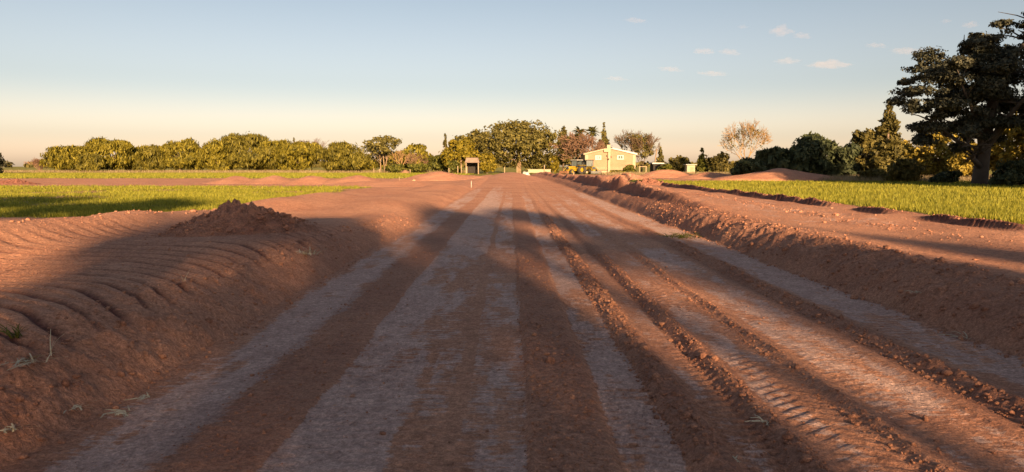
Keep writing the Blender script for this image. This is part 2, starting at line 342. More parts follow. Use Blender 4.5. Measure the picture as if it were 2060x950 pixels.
# mesh rows / columns: fine close by, coarse far off
rows = [-80, -60, -45, -33, -24, -17, -12, -8, -5.5, -3.6, -2.2, -1.2, -.4, .3, .8, 1.2, 1.6, 1.9, 2.2, 2.45]
y = 2.6
while y < 125:
    rows.append(y); y += min(max(.00062 * y * y, .011), .30)
while y < 240: rows.append(y); y += 4
while y < 6000: rows.append(y); y *= 1.25
rows = np.array(rows)
uc = np.linspace(-1, 1, 1060); uo = 1 + np.geomspace(.02, 14, 26)
cols = np.concatenate([-uo[::-1], uc, uo])
WY = .86 * np.sqrt(rows ** 2 + 16)
GX = cols[None, :] * WY[:, None]; GY = np.repeat(rows[:, None], len(cols), 1)
GZ = terrain(GX, GY)
nr, nc = GX.shape
V = np.stack([GX, GY, GZ], -1).reshape(-1, 3)
idx = np.arange(nr * nc).reshape(nr, nc)
Q = np.stack([idx[:-1, :-1], idx[:-1, 1:], idx[1:, 1:], idx[1:, :-1]], -1).reshape(-1, 4)
compact, grassy, damp_shade, straw = masks(GX, GY)
cx = V[Q].mean(1); xl, xr = edges(cx[:, 1])
gq = grassy.ravel()[Q].mean(1)
is_road = (cx[:, 0] > xl) & (cx[:, 0] < xr) & (cx[:, 1] > -60) & (cx[:, 1] < 100)
is_grass = (gq > .5) & ~is_road
# vertex normals of the whole sheet, so the split pieces shade as one
dzx = np.gradient(V[:, 2].reshape(nr, nc), axis=1) / np.gradient(GX, axis=1)
gyr = np.gradient(rows)[:, None]
dX = np.gradient(GX, axis=0)
dzy = (np.gradient(V[:, 2].reshape(nr, nc), axis=0) - dzx * dX) / gyr
NRM = np.stack([-dzx, -dzy, np.ones_like(dzx)], -1); NRM /= np.linalg.norm(NRM, axis=-1, keepdims=True); NRM = NRM.reshape(-1, 3)
def piece(name, sel):
    q = Q[sel]; used = np.unique(q); remap = np.zeros(len(V), dtype=np.int64); remap[used] = np.arange(len(used))
    me = mesh_np(name, V[used], remap[q])
    for nm, arr in (('compact', compact), ('grassy', grassy), ('damp_shade', damp_shade), ('straw', straw)):
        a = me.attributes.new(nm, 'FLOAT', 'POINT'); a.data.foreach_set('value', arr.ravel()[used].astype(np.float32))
    o = link(name, me, SOIL, None, True)
    me.normals_split_custom_set_from_vertices(NRM[used].tolist())
    o['kind'] = 'structure'
    return o
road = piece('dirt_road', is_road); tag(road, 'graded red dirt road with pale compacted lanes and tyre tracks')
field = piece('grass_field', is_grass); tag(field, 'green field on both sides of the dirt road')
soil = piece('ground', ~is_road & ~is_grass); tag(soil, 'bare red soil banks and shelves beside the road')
def gz(x, y): return float(terrain(np.array([float(x)]), np.array([float(y)]))[0])
def gzn(x, y): return terrain(np.asarray(x, dtype=float), np.asarray(y, dtype=float))

# ------------------------------------------------------------------ heaps of soil
def heap(name, label, X, Y, rx, ry, h, seed, cl=.12, group=None, peak=1.5, skew=0, n=90, damp_shade=0.0):
    g = np.linspace(-1, 1, n); a, b = np.meshgrid(g, g); r = np.sqrt(a * a + b * b)
    prof = np.clip(1 - np.sqrt((a - skew * (1 - r)) ** 2 + b * b), -.25, 1)
    k = np.clip(prof, 0, 1); k = ss(0, 1, k) * .45 + k ** (peak * .5 + .25) * .55
    px = X + a * rx; py = Y + b * ry
    z = h * k * (1 + .5 * (fbm(a * 2.2 + seed, b * 2.2, 3) - .5))
    z += cl * k ** .6 * (np.maximum(fbm(px * 3.2 + seed, py * 3.2, 4, .65) - .4, 0) * 1.4 + np.maximum(fbm(px * 8, py * 8 + seed, 2) - .5, 0) * .7)
    base = gzn(px.ravel(), py.ravel()).reshape(n, n)
    z = base + z - .06 * (1 - ss(-.02, .10, prof)) - .2 * (1 - ss(-.25, 0, prof))
    Vv = np.stack([px - X, py - Y, z - gz(X, Y)], -1).reshape(-1, 3)
    ii = np.arange(n * n).reshape(n, n); q = np.stack([ii[:-1, :-1], ii[:-1, 1:], ii[1:, 1:], ii[1:, :-1]], -1).reshape(-1, 4)
    q = q[(r.ravel()[q].max(1) < 1.12)]
    us = np.unique(q); rm = np.zeros(n * n, dtype=np.int64); rm[us] = np.arange(len(us))
    me = mesh_np(name, Vv[us], rm[q]); a_ = me.attributes.new('damp_shade', 'FLOAT', 'POINT'); a_.data.foreach_set('value', np.full(len(us), damp_shade, dtype=np.float32))
    o = link(name, me, SOIL, None, True); o.location = (X, Y, gz(X, Y))
    return tag(o, label, 'dirt heap', group)
G1 = 'red soil heaps around the fields'
heap('soil_heap', 'cone of loose red soil with crumbly clods on its peak, nearest heap on the left', -5.25, 14.0, 1.55, 1.4, .47, 1, .46, None, 1.7, -.1, 170, .33)  # darkened all over: tree shade put into its colour
for i, (px, py, ws, h, lb) in enumerate([
    (402, 371, 75, .75, 'low red soil heap in the strip between the left fields, leftmost of the row'),
    (489, 371, 70, .85, 'pointed red soil heap in the strip between the left fields, second from left'),
    (576, 372, 80, .95, 'red soil heap in the strip between the left fields, third from left'),
    (672, 372, 105, .85, 'broad flat-topped red soil heap at the right end of the strip between the left fields')]):
    Y = yat(py, .2); heap('soil_heap', lb, xat(px, Y), Y + 8, ws / 2 / F * Y * 1.7, 5.0, h * .8, 10 + i, .05, G1, 1.3)
heap('soil_heap', 'low dark cloddy ridge of soil at the far left edge of the fields', xat(25, 64), 64, 2.6, 1.2, .3, 20, .5, damp_shade=.8)
heap('soil_heap', 'wide smooth red soil heap left of the road crest', xat(885, 82), 82, 5.2, 5, 1.0, 21, .05, None, 1.2)
heap('soil_heap', 'low red soil hump just right of the left fields, before the road crest', xat(780, 60), 60, 5.5, 5, .45, 22, .05, None, 1.2)
heap('soil_heap', 'broad red soil mound in front of the dark hedge, half in shade', xat(1585, 65), 67, 6.4, 3.6, .95, 23, .05, None, .3, 0)
heap('soil_heap', 'red soil heap between the right grass and the small yellow hut', xat(1345, 84), 84, 4.6, 3.5, .95, 24, .08, None, 1.3)
heap('soil_heap', 'low red soil heap joining the broad mound by the dark hedge', xat(1430, 78), 78, 3.9, 3, .72, 25, .10, None, 1.2)
heap('soil_heap', 'red soil heap crossed by ridges in front of the brick house', xat(1255, 66), 66, 3.2, 3.4, .55, 26, .25, None, 1.2)
heap('clod_pile', 'tangle of dark clods beside the end of the grass windrow', xat(1305, 50), 50, 1.1, .8, .25, 27, .7, None, 1.0, damp_shade=.7)

# ------------------------------------------------------------------ loose clods (uncountable) and grass
def ico():
    bm = bmesh.new(); bmesh.ops.create_icosphere(bm, subdivisions=1, radius=1); v = np.array([x.co[:] for x in bm.verts]); f = np.array([[q.index for q in p.verts] for p in bm.faces]); bm.free(); return v, f
IV, IF = ico()
def clods(name, P, S, label):
    n = len(P); k = len(IV)
    sc3 = S[:, None] * rng.uniform(.6, 1.3, (n, 3)); jit = rng.uniform(.75, 1.25, (n, k, 1))
    th = rng.uniform(0, 6.28, n); c, s = np.cos(th), np.sin(th)
    v = IV[None] * jit * sc3[:, None]
    v = np.stack([v[..., 0] * c[:, None] - v[..., 1] * s[:, None], v[..., 0] * s[:, None] + v[..., 1] * c[:, None], v[..., 2] * .8], -1) + P[:, None]
    f = IF[None] + (np.arange(n) * k)[:, None, None]
    me = mesh_np(name, v.reshape(-1, 3), f.reshape(-1, 3)); a_ = me.attributes.new('damp_shade', 'FLOAT', 'POINT'); a_.data.foreach_set('value', np.repeat(rng.uniform(.0, .4, n), k).astype(np.float32))
    o = link(name, me, SOIL); return tag(o, label, kind='stuff')
def scatter_strip(n, xa, xb, ya, yb, fy=1.0):
    yv = ya * (yb / ya) ** (rng.random(n) ** fy); xv = xa + (xb - xa) * rng.random(n); return xv, yv
PX, PY, PS = [], [], []
for n, xa, xb, ya, yb, s in [(2600, .06, .56, 3, 14, .0055), (1500, -2.1, -1.5, 3, 16, .005), (2600, 1.0, 1.28, 4, 24, .009), (1200, 1.6, 1.82, 3, 14, .0075), (1000, 2.28, 2.47, 3, 14, .0065), (1800, 3.4, 3.72, 3.5, 16, .009), (2500, -2.9, 4.6, 3, 16, .0045),
                            (1800, -3.7, -2.7, 4, 22, .009), (2600, 4.4, 5.7, 5, 26, .011), (500, 4.9, 6.0, 24, 75, .011), (1600, 10.3, 10.95, 14.8, 65, .011), (700, 7.6, 8.4, 12, 50, .014), (900, -6.6, -4.0, 12.6, 15.0, .013), (900, -9, -3.5, 5, 16, .007), (400, -9.5, -8, 12, 22, .012), (900, 5.6, 10, 6, 24, .009)]:
    a, b = scatter_strip(n, xa, xb, ya, yb, .8); PX.append(a); PY.append(b); PS.append(s * rng.lognormal(0, .55, n))
PX = np.concatenate(PX); PY = np.concatenate(PY); PS = np.concatenate(PS)
ok = ~((PX > 10) & ((PY > 18.0) & (PY < 19.4) | (PY > 21.8) & (PY < 23.3)))
PX, PY, PS = PX[ok], PY[ok], PS[ok]
PZ = gzn(PX, PY)
hx = (PX + 5.25) / 1.75; hy = (PY - 14) / 1.5; hr = np.sqrt(hx ** 2 + hy ** 2)
PZ = PZ + np.clip(1 - hr, 0, 1) * .55
clods('soil_clods', np.stack([PX, PY, PZ + PS * .25], -1), PS, 'crumbs and clods of red soil along the tyre tracks, banks and windrow')

def blades(name, X, Y, H, W, mat, label, lean=.35):
    n = len(X); Z = gzn(X, Y); th = rng.uniform(0, 6.28, n); d = np.stack([np.cos(th), np.sin(th), np.zeros(n)], -1)
    l2 = rng.normal(0, lean, (n, 2)) * H[:, None]
    base = np.stack([X, Y, Z - .01], -1)
    a = base - d * W[:, None] / 2; b = base + d * W[:, None] / 2
    c = base + np.stack([l2[:, 0], l2[:, 1], H], -1)
    v = np.stack([a, b, c], 1).reshape(-1, 3); f = np.arange(n * 3).reshape(-1, 3)
    return tag(link(name, mesh_np(name, v, f), mat), label, kind='stuff')
def grass_pts(n, xa, xb, ya, yb):
    yv = 1 / (1 / ya + (1 / yb - 1 / ya) * rng.random(n)); xv = xa + (xb - xa) * rng.random(n)
    g = masks(xv, yv)[1]; k = (g * 1.1 + .45 * (fbm(xv * 1.3, yv * 1.3, 2) - .5) > .62 + .25 * rng.random(n)); return xv[k], yv[k]
xv, yv = grass_pts(190000, 10.5, 50, 11.5, 66)
k = xv < .80 * yv + 3; xv, yv = xv[k], yv[k]
blades('grass', xv, yv, rng.uniform(.08, .20, len(xv)), .012 + .0010 * yv, M['grass'], 'short bright green grass of the field right of the road')
xv, yv = grass_pts(210000, -52, -7, 19, 60)
k = xv > -.80 * yv - 3; xv, yv = xv[k], yv[k]
blades('grass', xv, yv, rng.uniform(.07, .19, len(xv)), .012 + .0010 * yv, M['grass'], 'patchy green grass of the field left of the road')
xv = rng.uniform(-130, -8, 60000); yv = rng.uniform(94, 170, 60000); k = masks(xv, yv)[1] > .55
blades('grass', xv[k], yv[k], rng.uniform(.10, .26, k.sum()), np.full(k.sum(), .16), M['grass'], 'strip of green grass before the far left tree row')
xv = rng.uniform(-150, -10, 24000); yv = rng.uniform(168, 182, 24000)
blades('dry_grass', xv, yv, rng.uniform(.3, .9, 24000), np.full(24000, .10), M['straw'], 'dry straw coloured grass along the foot of the left tree row')
xv = rng.uniform(18, 62, 26000); yv = rng.uniform(60, 74, 26000); k = (xv > 27) & (xv < .8 * yv + 4)
blades('dry_grass', xv[k], yv[k], rng.uniform(.15, .6, k.sum()), np.full(k.sum(), .05), M['straw'], 'dry brown grass in the shade under the right trees')
xv = rng.uniform(14, 34, 9000); yv = rng.uniform(92, 118, 9000)
blades('dry_grass', xv, yv, rng.uniform(.2, .6, 9000), np.full(9000, .07), M['straw'], 'dry straw coloured grass behind the right soil heaps')

# ------------------------------------------------------------------ trees
def leaf_mesh(name, blobs, n, size, mat, parent, droop=0.0, thr=.42, nscale=.8, shell=.55, elong=1.6, seed=0, flat=0.0):
    r = np.random.default_rng(seed + 100); B = np.array(blobs, dtype=float)
    wgt = (B[:, 3] * B[:, 4] + B[:, 3] * B[:, 5] + B[:, 4] * B[:, 5]); wgt /= wgt.sum()
    m = int(n * 2.6); bi = r.choice(len(B), m, p=wgt)
    d = r.normal(size=(m, 3)); d /= np.linalg.norm(d, axis=1, keepdims=True)
    rad = shell + (1 - shell) * r.random(m) ** .6
    rad *= 1 + .10 * r.normal(size=m)
    P = B[bi, :3] + d * rad[:, None] * B[bi, 3:6]
    f1, f2, f3 = nscale * 2.1, nscale * 2.6, nscale * 2.3
    nz = (np.sin(P[:, 0] * f1 + 1.3 * np.sin(P[:, 2] * f2 * .7 + seed)) + np.sin(P[:, 1] * f2 + 1.1 * np.sin(P[:, 0] * f3)) + np.sin(P[:, 2] * f3 + 1.7 * np.sin(P[:, 1] * f1 * .6))) / 6 + .5
    keep = nz + .25 * (r.random(m) - .5) > thr
    keep &= P[:, 2] > .05
    P = P[keep][:n]; d = d[keep][:n]; k = len(P)
    nn = d * .9 + r.normal(size=(k, 3)) * .6; nn[:, 2] += flat * 2; nn /= np.linalg.norm(nn, axis=1, keepdims=True)
    t = r.normal(size=(k, 3)); t[:, 2] -= droop * 3.0
    t -= nn * (t * nn).sum(1, keepdims=True); t /= np.linalg.norm(t, axis=1, keepdims=True)
    b = np.cross(nn, t); s = size * r.uniform(.55, 1.45, (k, 1)); L = t * s * elong * .5 * (1 + droop); W_ = b * s * .5
    bend = nn * s * .18
    v = np.stack([P - L, P + W_ + bend, P + L, P - W_ + bend], 1).reshape(-1, 3)
    return link(name, mesh_np(name, v, np.arange(k * 4).reshape(-1, 4)), mat, parent)
def branch_net(mb, p, d, L, rad, depth, r, spread=.5, up=.15, nchild=3, n=5, tips=None, minr=.012):
    pts = [p]; q = Vector(p); dd = Vector(d)
    for i in range(3):
        dd = (dd + Vector(r.normal(0, .10, 3)) + Vector((0, 0, up * .3))).normalized(); q = q + dd * (L / 3); pts.append(q.copy())
    rr = [max(rad * (1 - .45 * i / 3), minr) for i in range(4)]
    mb.tube(pts, rr, n if depth > 1 else 3, cap=False)
    if depth <= 0:
        if tips is not None: tips.append(q.copy())
        return
    for i in range(nchild):
        a = dd.orthogonal().normalized(); a.rotate(Matrix.Rotation(r.uniform(0, 6.28), 3, dd))
        nd = (dd + a * spread * r.uniform(.6, 1.5) + Vector((0, 0, up))).normalized()
        st = pts[3] if i < 2 else pts[2]
        branch_net(mb, st, nd, L * r.uniform(.62, .85), rr[-1] * .8, depth - 1, r, spread, up, nchild, n, tips, minr)
def trunk_mesh(h, r0, seed, blobs=None, limbs=5, base_spread=.0, stems=1, mat='bark', parent=None, fork=.35):
    r = np.random.default_rng(seed + 500); mb = MB()
    for s in range(stems):
        off = Vector((r.normal(0, base_spread), r.normal(0, base_spread), 0)); top = off * 1.5 + Vector((r.normal(0, .25), r.normal(0, .25), h))
        pts = [off + (top - off) * t + Vector((r.normal(0, .08), r.normal(0, .08), 0)) * (t > 0) for t in (0, .12, .35, .65, 1.0)]
        pts[0].z = -.25
        mb.tube(pts, [r0 * 1.5, r0 * 1.1, r0 * .9, r0 * .6, r0 * .25], 8)
        if blobs:
            for i in range(limbs):
                b = blobs[r.integers(len(blobs))]; e = Vector(b[:3]) + Vector(r.normal(0, .25, 3))
                t = r.uniform(fork, .8); st = off + (top - off) * t; md = st.lerp(e, .5) + Vector((0, 0, -.08 * (e - st).length))
                mb.tube([st, md, e], [r0 * .5, r0 * .34, r0 * .12], 5, cap=False)
    return mb.build('trunk', M[mat], parent, True)
def crown_blobs(wd, top, bottom, seed, n=9, dp=None, roundness=.5):
    """lumpy crown of width wd between bottom and top: overlapping ellipsoids"""
    r = np.random.default_rng(seed); dp = dp or wd * .9; H = top - bottom; out = []
    out.append((0, 0, bottom + H * .52, wd * .37, dp * .37, H * .44))
    for i in range(n):
        a = 2 * math.pi * (i + r.uniform(-.3, .3)) / n; zc = r.uniform(.16, .84); rr = math.sqrt(max(.05, 1 - (abs(zc - .42) / .62) ** 2)) * .33
        s = r.uniform(.14, .24)
        out.append((math.cos(a) * rr * wd, math.sin(a) * rr * dp, bottom + H * zc, wd * s, dp * s, H * s * r.uniform(.75, 1.15)))
    for i in range(max(2, n // 3)):
        out.append((r.uniform(-.2, .2) * wd, r.uniform(-.2, .2) * dp, top - H * r.uniform(.14, .24), wd * r.uniform(.12, .2), dp * .17, H * r.uniform(.13, .17)))
    return out
def place(px, Y, z=None): x = xat(px, Y); return (x, Y, gz(x, Y) - .05 if z is None else z)
def leafy(name, label, px, Y, wpx, top_py, mat, n=2600, size=.42, bot=.02, seed=0, group=None, droop=0, thr=.42, trunk='bark', cat='tree', stems=1, blobs_n=9, elong=1.6, shell=.55, nscale=.8, r0=None):
    loc = place(px, Y); H = zat(top_py, Y) - loc[2]; W_ = wpx / F * Y
    o = thing(name, label, cat, loc, 0, group)
    bl = crown_blobs(W_, H, H * bot, seed, blobs_n, W_ * .85)
    trunk_mesh(H * .62, r0 or max(.06, H * .022), seed, bl, 6, .25 if stems > 1 else 0, stems, trunk, o)
    leaf_mesh('crown', bl, n, size, M[mat], o, droop, thr, nscale, shell, elong, seed)
    return o
def bare(name, label, px, Y, wpx, top_py, mat, seed=0, depth=5, spread=.55, up=.12, nchild=3, trunk_f=.22, r0=.16, group=None, leaves=0, leafmat='olive', minr=.02, cat='tree', lsize=.25):
    loc = place(px, Y); H = zat(top_py, Y) - loc[2]; W_ = wpx / F * Y
    o = thing(name, label, cat, loc, 0, group); r = np.random.default_rng(seed + 900)
    tr = MB(); th = H * trunk_f
    tr.tube([(0, 0, -.25), (0, 0, th * .5), (.05, 0, th)], [r0 * 1.4, r0, r0 * .85], 8); tr.build('trunk', M[mat], o, True)
    cr = MB(); tips = []
    for i in range(5):
        a = 2 * math.pi * i / 5 + r.uniform(-.4, .4); nd = Vector((math.cos(a) * spread * 1.1, math.sin(a) * spread * 1.1, 1)).normalized()
        branch_net(cr, Vector((.05, 0, th * .95)), nd, H * .30, r0 * .55, depth - 1, r, spread, up, nchild, 4, tips, minr)
    A = np.array(cr.v); A[:, 2] -= th * .95                     # fit the branching to the crown's real width and height
    hx = np.percentile(np.abs(A[:, 0]), 98.5); hz = np.percentile(A[:, 2], 99.3)
    sx = (W_ / 2) / hx; sz = (H - th * .95) / hz
    A = A * (sx, sx, sz); A[:, 2] += th * .95; cr.v = [tuple(x) for x in A]
    c = cr.build('crown', M[mat], o)
    if leaves:
        bl = crown_blobs(W_ * .95, H, H * .3, seed, 9); leaf_mesh('twigs' if leafmat == 'fuzz' else 'leaves', bl, leaves, lsize, M[leafmat], o, 0, .5, .9, .3, 1.5, seed)
    return o
def conifer(name, label, px, Y, wpx, top_py, mat='conifer', n=2200, size=.3, seed=0, group=None, pw=.85, bot=.04):
    loc = place(px, Y); H = zat(top_py, Y) - loc[2]; W_ = wpx / F * Y; r = np.random.default_rng(seed + 40)
    o = thing(name, label, 'conifer', loc, 0, group)
    MB().tube([(0, 0, -.2), (0, 0, H * .5), (0, 0, H * .98)], [H * .028, H * .016, .015], 7).build('trunk', M['bark'], o, True)
    nb = 46; bl = []
    for i in range(nb):
        t = (i + .5) / nb; z = H * (bot + (.97 - bot) * t); rr = W_ * .5 * (1 - t) ** pw * r.uniform(.75, 1.12) + .05; a = i * 2.4
        bl.append((math.cos(a) * rr * .5, math.sin(a) * rr * .5, z - rr * .1, rr * .55 + .05, rr * .55 + .05, H * .032 + rr * .12))
    bl.append((0, 0, H * .96, .06 + W_ * .012, .06 + W_ * .012, H * .045))
    leaf_mesh('crown', bl, n, size, M[mat], o, .1, .36, 1.2, .35, 1.7, seed)
    return o
PT = 'drooping pepper trees in the row beyond the left field'
YL = 180
leafy('shade_tree', 'dark tree cut by the left edge of the photo, beyond the field', -22, 150, 62, 306, 'vdark', 2600, .4, .02, 1)
bare('bare_tree', 'small leafless pinkish tree at the left end of the far tree row', 80, 196, 58, 319, 'twig_pink', 2, 5, .7, .05, 3, .12, .14)
for i, (px, dy, wp, tp, n, lb) in enumerate([
    (140, 0, 92, 294, 3000, 'olive green drooping tree at the left end of the row, yellowish on its left side'),
    (183, -6, 50, 311, 1500, 'low olive bush-like tree in front of the two leftmost drooping trees'),
    (227, 2, 94, 282, 3200, 'round-topped olive drooping tree, second crown from the left in the row'),
    (272, 6, 40, 298, 1400, 'narrow olive tree squeezed between two broader crowns of the left row'),
    (309, 0, 66, 292, 2500, 'drooping olive tree with hanging strands left of the feathery-topped tree'),
    (366, 1, 76, 284, 2900, 'drooping olive tree with a feathery thin top in the left row'),
    (432, 0, 66, 283, 2600, 'drooping olive tree with a peaked top, left of the tallest tree of the row'),
    (503, 4, 118, 271, 4300, 'tallest and broadest olive tree of the left row'),
    (563, 6, 92, 281, 3000, 'olive tree sloping down on the right of the tallest tree of the left row'),
    (607, 0, 84, 286, 2800, 'olive tree mixed with reddish twigs near the right end of the left row'),
    (692, -4, 100, 287, 3600, 'domed drooping tree standing alone with a dark hollow at its lower right')]):
    leafy('pepper_tree', lb, px, YL + dy, wp * 1.14, tp - 1, ('pepper', 'pepper_dull', 'pepper')[i % 3], int(n * 3.0), .25, .0 if i != 10 else .03, 10 + i, PT, .8, .46, 'bark', 'tree', 2, 11, 2.2, .6, 1.0)
bare('bare_tree', 'reddish leafless treetop showing above the olive trees of the left row', 627, 196, 72, 280, 'twig_pink', 31, 5, .5, .12, 3, .3, .12)
conifer('conifer_tree', 'thin dark spire poking above the olive trees of the left row', 593, 198, 12, 277, 'conifer', 500, .4, 32)
leafy('pepper_tree', 'low olive bush at the right foot of the domed drooping tree', 735, 178, 48, 318, 'pepper', 1500, .45, 0, 33, None, .3, .4)
leafy('broadleaf_tree', 'brownish open-crowned tree with bare lower branches behind the domed tree', 768, 186, 84, 274, 'acacia', 1900, .40, .48, 34, None, 0, .5, 'bark_pale', 'tree', 2, 11, 1.5, .4, .9, .16)
bare('bare_tree', 'pale vase-shaped leafless tree with upright forks in the gap of the trees', 806, 176, 42, 303, 'twig_straw', 35, 4, .34, .25, 3, .22, .20, None, 0, 'olive', .035)
leafy('broadleaf_tree', 'low wide olive tree filling the gap behind the bare trees', 800, 194, 130, 302, 'pepper', 3200, .36, .0, 133, None, .2, .4)
leafy('broadleaf_tree', 'green tree with a flat top behind the pale forked bare tree', 836, 186, 66, 288, 'pepper', 2000, .45, .12, 36, None, .1, .42)
bare('bare_shrub', 'reddish bare shrub right of the pale forked tree', 838, 172, 46, 309, 'twig_pink', 37, 5, .7, .05, 3, .1, .1, None, 0, 'olive', .02, 'shrub')
leafy('shrub', 'low green shrub at the foot of the pale forked tree', 795, 170, 52, 330, 'bush', 1100, .35, 0, 38, None, 0, .35, 'bark', 'shrub')
leafy('shrub', 'low green shrub under the reddish bare shrub', 842, 168, 52, 329, 'bush', 1100, .35, 0, 39, None, 0, .35, 'bark', 'shrub')
leafy('shrub', 'rounded green shrub left of the yellow-green tree', 885, 172, 56, 311, 'bush', 1900, .38, 0, 40, None, 0, .33, 'bark', 'shrub')
conifer('conifer_tree', 'small dark conifer rising behind the yellow-green tree', 896, 186, 21, 268, 'conifer', 1200, .4, 41)
leafy('broadleaf_tree', 'bright yellow-green tree left of the open shed', 925, 166, 72, 280, 'yellow', 2500, .40, .20, 42, None, .1, .44, 'bark_pale', 'tree', 3, 9, 1.6, .5, .9)
leafy('shrub', 'green shrub between the rounded shrub and the shed', 912, 160, 36, 322, 'bush', 900, .32, 0, 43, None, 0, .35, 'bark', 'shrub')
leafy('shrub', 'yellow-green shrub right of the open shed', 980, 150, 40, 308, 'yellow', 1500, .34, 0, 44, None, .1, .38, 'bark', 'shrub')
leafy('acacia_tree', 'brownish spreading tree behind the yellow-green tree, left of the largest tree', 950, 180, 110, 264, 'acacia', 3400, .45, .2, 45, None, 0, .43, 'bark', 'tree', 1, 12)
leafy('acacia_tree', 'largest broad tree of the far row with a domed layered crown', 1046, 168, 178, 243, 'acacia', 17000, .34, .03, 46, None, 0, .46, 'bark_pale', 'tree', 3, 26, 1.8, .5, 1.0, .28)
conifer('conifer_tree', 'dark conifer top right behind the largest tree', 1133, 190, 38, 252, 'olive', 1500, .45, 47, None, .5, .2)
leafy('broadleaf_tree', 'dark olive treetop beside the palms', 1152, 192, 46, 266, 'olive', 1200, .45, .1, 48)
bare('bare_tree', 'reddish leafless tree left of the brick house', 1168, 158, 112, 268, 'twig_pink', 49, 6, .6, .08, 3, .08, .2, None, 2600, 'fuzz', .032, 'tree', .2)
leafy('shrub', 'dark shaded bush behind the tractors beside the house', 1164, 150, 40, 317, 'vdark', 1300, .35, 0, 50, None, 0, .33, 'bark', 'shrub')
leafy('shrub', 'yellow-green shrub left of the tractors under the big tree', 1113, 146, 24, 313, 'yellow', 800, .3, 0, 51, None, .2, .4, 'bark', 'shrub')
conifer('conifer_tree', 'dark spire-topped conifer behind the chimney', 1214, 176, 62, 247, 'conifer', 3000, .38, 52, None, 1.15, .05)
bare('bare_tree', 'tall sparse tree with twiggy top right of the chimney', 1262, 165, 52, 263, 'twig_brown', 53, 5, .4, .2, 3, .28, .18, None, 500, 'olive', .03)
bare('bare_tree', 'brown half-bare tree at the right corner of the house', 1291, 160, 62, 268, 'twig_brown', 54, 6, .5, .12, 3, .1, .2, None, 2100, 'acacia', .03)
conifer('conifer_tree', 'small conifer right of the leaning pole', 1328, 150, 26, 296, 'conifer', 1100, .32, 55)
leafy('shrub', 'bushy green shrub in front of the house at its right corner', 1266, 134, 26, 332, 'bush', 1500, .26, 0, 56, None, 0, .30, 'bark', 'shrub')
leafy('shrub', 'low olive scrub on the grass before the house wall', 1242, 128, 34, 343, 'pepper', 500, .2, 0, 57, None, 0, .3, 'bark', 'shrub')
leafy('shrub', 'green bush between the long low roof and the small hut', 1366, 140, 46, 314, 'olive', 1500, .34, 0, 58, None, .1, .4, 'bark', 'shrub')
leafy('shrub', 'low green bush beside the leaning pole', 1338, 136, 34, 331, 'bush', 900, .28, 0, 59, None, 0, .35, 'bark', 'shrub')
conifer('conifer_tree', 'young conifer right behind the small yellow hut', 1411, 132, 30, 297, 'bush', 1500, .30, 60, None, .9, 0)
leafy('shrub', 'dark olive bush between the young conifer and the dark hedge', 1444, 130, 60, 311, 'olive', 1700, .32, 0, 61, None, .1, .38, 'bark', 'shrub')
bare('bare_tree', 'round leafless golden-twigged tree rising behind the dark hedge', 1497, 120, 100, 246, 'twig_straw', 62, 6, .5, .12, 3, .18, .2, None, 500, 'olive', .02, 'tree', .18)
# shaded hedge and the corner of trees on the right
DH = 'dark shaded hedge trees behind the broad soil mound'
for i, (px, Y, wp, tp, n, lb) in enumerate([
    (1506, 74, 70, 318, 2200, 'low dark hedge bush at the left end of the shaded hedge'),
    (1556, 77, 80, 297, 2800, 'dark hedge tree left of the tallest crown of the shaded hedge'),
    (1630, 77, 116, 272, 5000, 'tallest dark hedge tree with a rounded top behind the soil mound'),
    (1695, 76, 70, 293, 2400, 'dark hedge bush at the right end of the shaded hedge')]):
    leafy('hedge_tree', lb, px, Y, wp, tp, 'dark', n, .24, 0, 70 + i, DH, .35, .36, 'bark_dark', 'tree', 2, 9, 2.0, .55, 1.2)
leafy('broadleaf_tree', 'pale olive tree left of the pointed conifer', 1742, 80, 70, 258, 'olive', 4200, .24, 0, 75, None, .1, .42, 'bark', 'tree', 2, 12, 1.6, .5, 1.3)
conifer('conifer_tree', 'tall pointed conifer left of the big dark tree', 1783, 73, 92, 201, 'conifer', 7500, .22, 76, None, .8, 0)
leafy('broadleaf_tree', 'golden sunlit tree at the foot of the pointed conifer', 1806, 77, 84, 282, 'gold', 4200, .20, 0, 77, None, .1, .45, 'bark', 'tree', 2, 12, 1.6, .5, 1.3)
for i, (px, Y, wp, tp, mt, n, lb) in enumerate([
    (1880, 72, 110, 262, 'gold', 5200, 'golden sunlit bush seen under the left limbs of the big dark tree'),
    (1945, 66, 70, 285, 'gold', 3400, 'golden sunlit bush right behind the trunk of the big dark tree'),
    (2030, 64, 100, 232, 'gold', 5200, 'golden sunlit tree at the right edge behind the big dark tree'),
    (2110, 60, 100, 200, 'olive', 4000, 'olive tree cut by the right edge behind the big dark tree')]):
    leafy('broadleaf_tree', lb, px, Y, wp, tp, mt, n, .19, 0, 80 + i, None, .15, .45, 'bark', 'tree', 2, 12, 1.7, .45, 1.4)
for i, (px, Y, wp, tp, mt, n, lb) in enumerate([
    (1822, 60, 76, 318, 'olive', 2600, 'shaded olive shrub below the golden tree, in front of the dry grass'),
    (1905, 55, 60, 345, 'dark', 1500, 'low dark shrub left of the trunk of the big dark tree'),
    (2040, 47, 90, 322, 'dark', 3200, 'dark green shrub at the right edge beside the big trunk'),
    (1760, 64, 70, 340, 'olive', 1400, 'low shaded shrub right of the broad soil mound')]):
    leafy('shrub', lb, px, Y, wp, tp, mt, n, .16, 0, 90 + i, None, .1, .38, 'bark', 'shrub', 2, 9, 1.6, .5, 1.6)

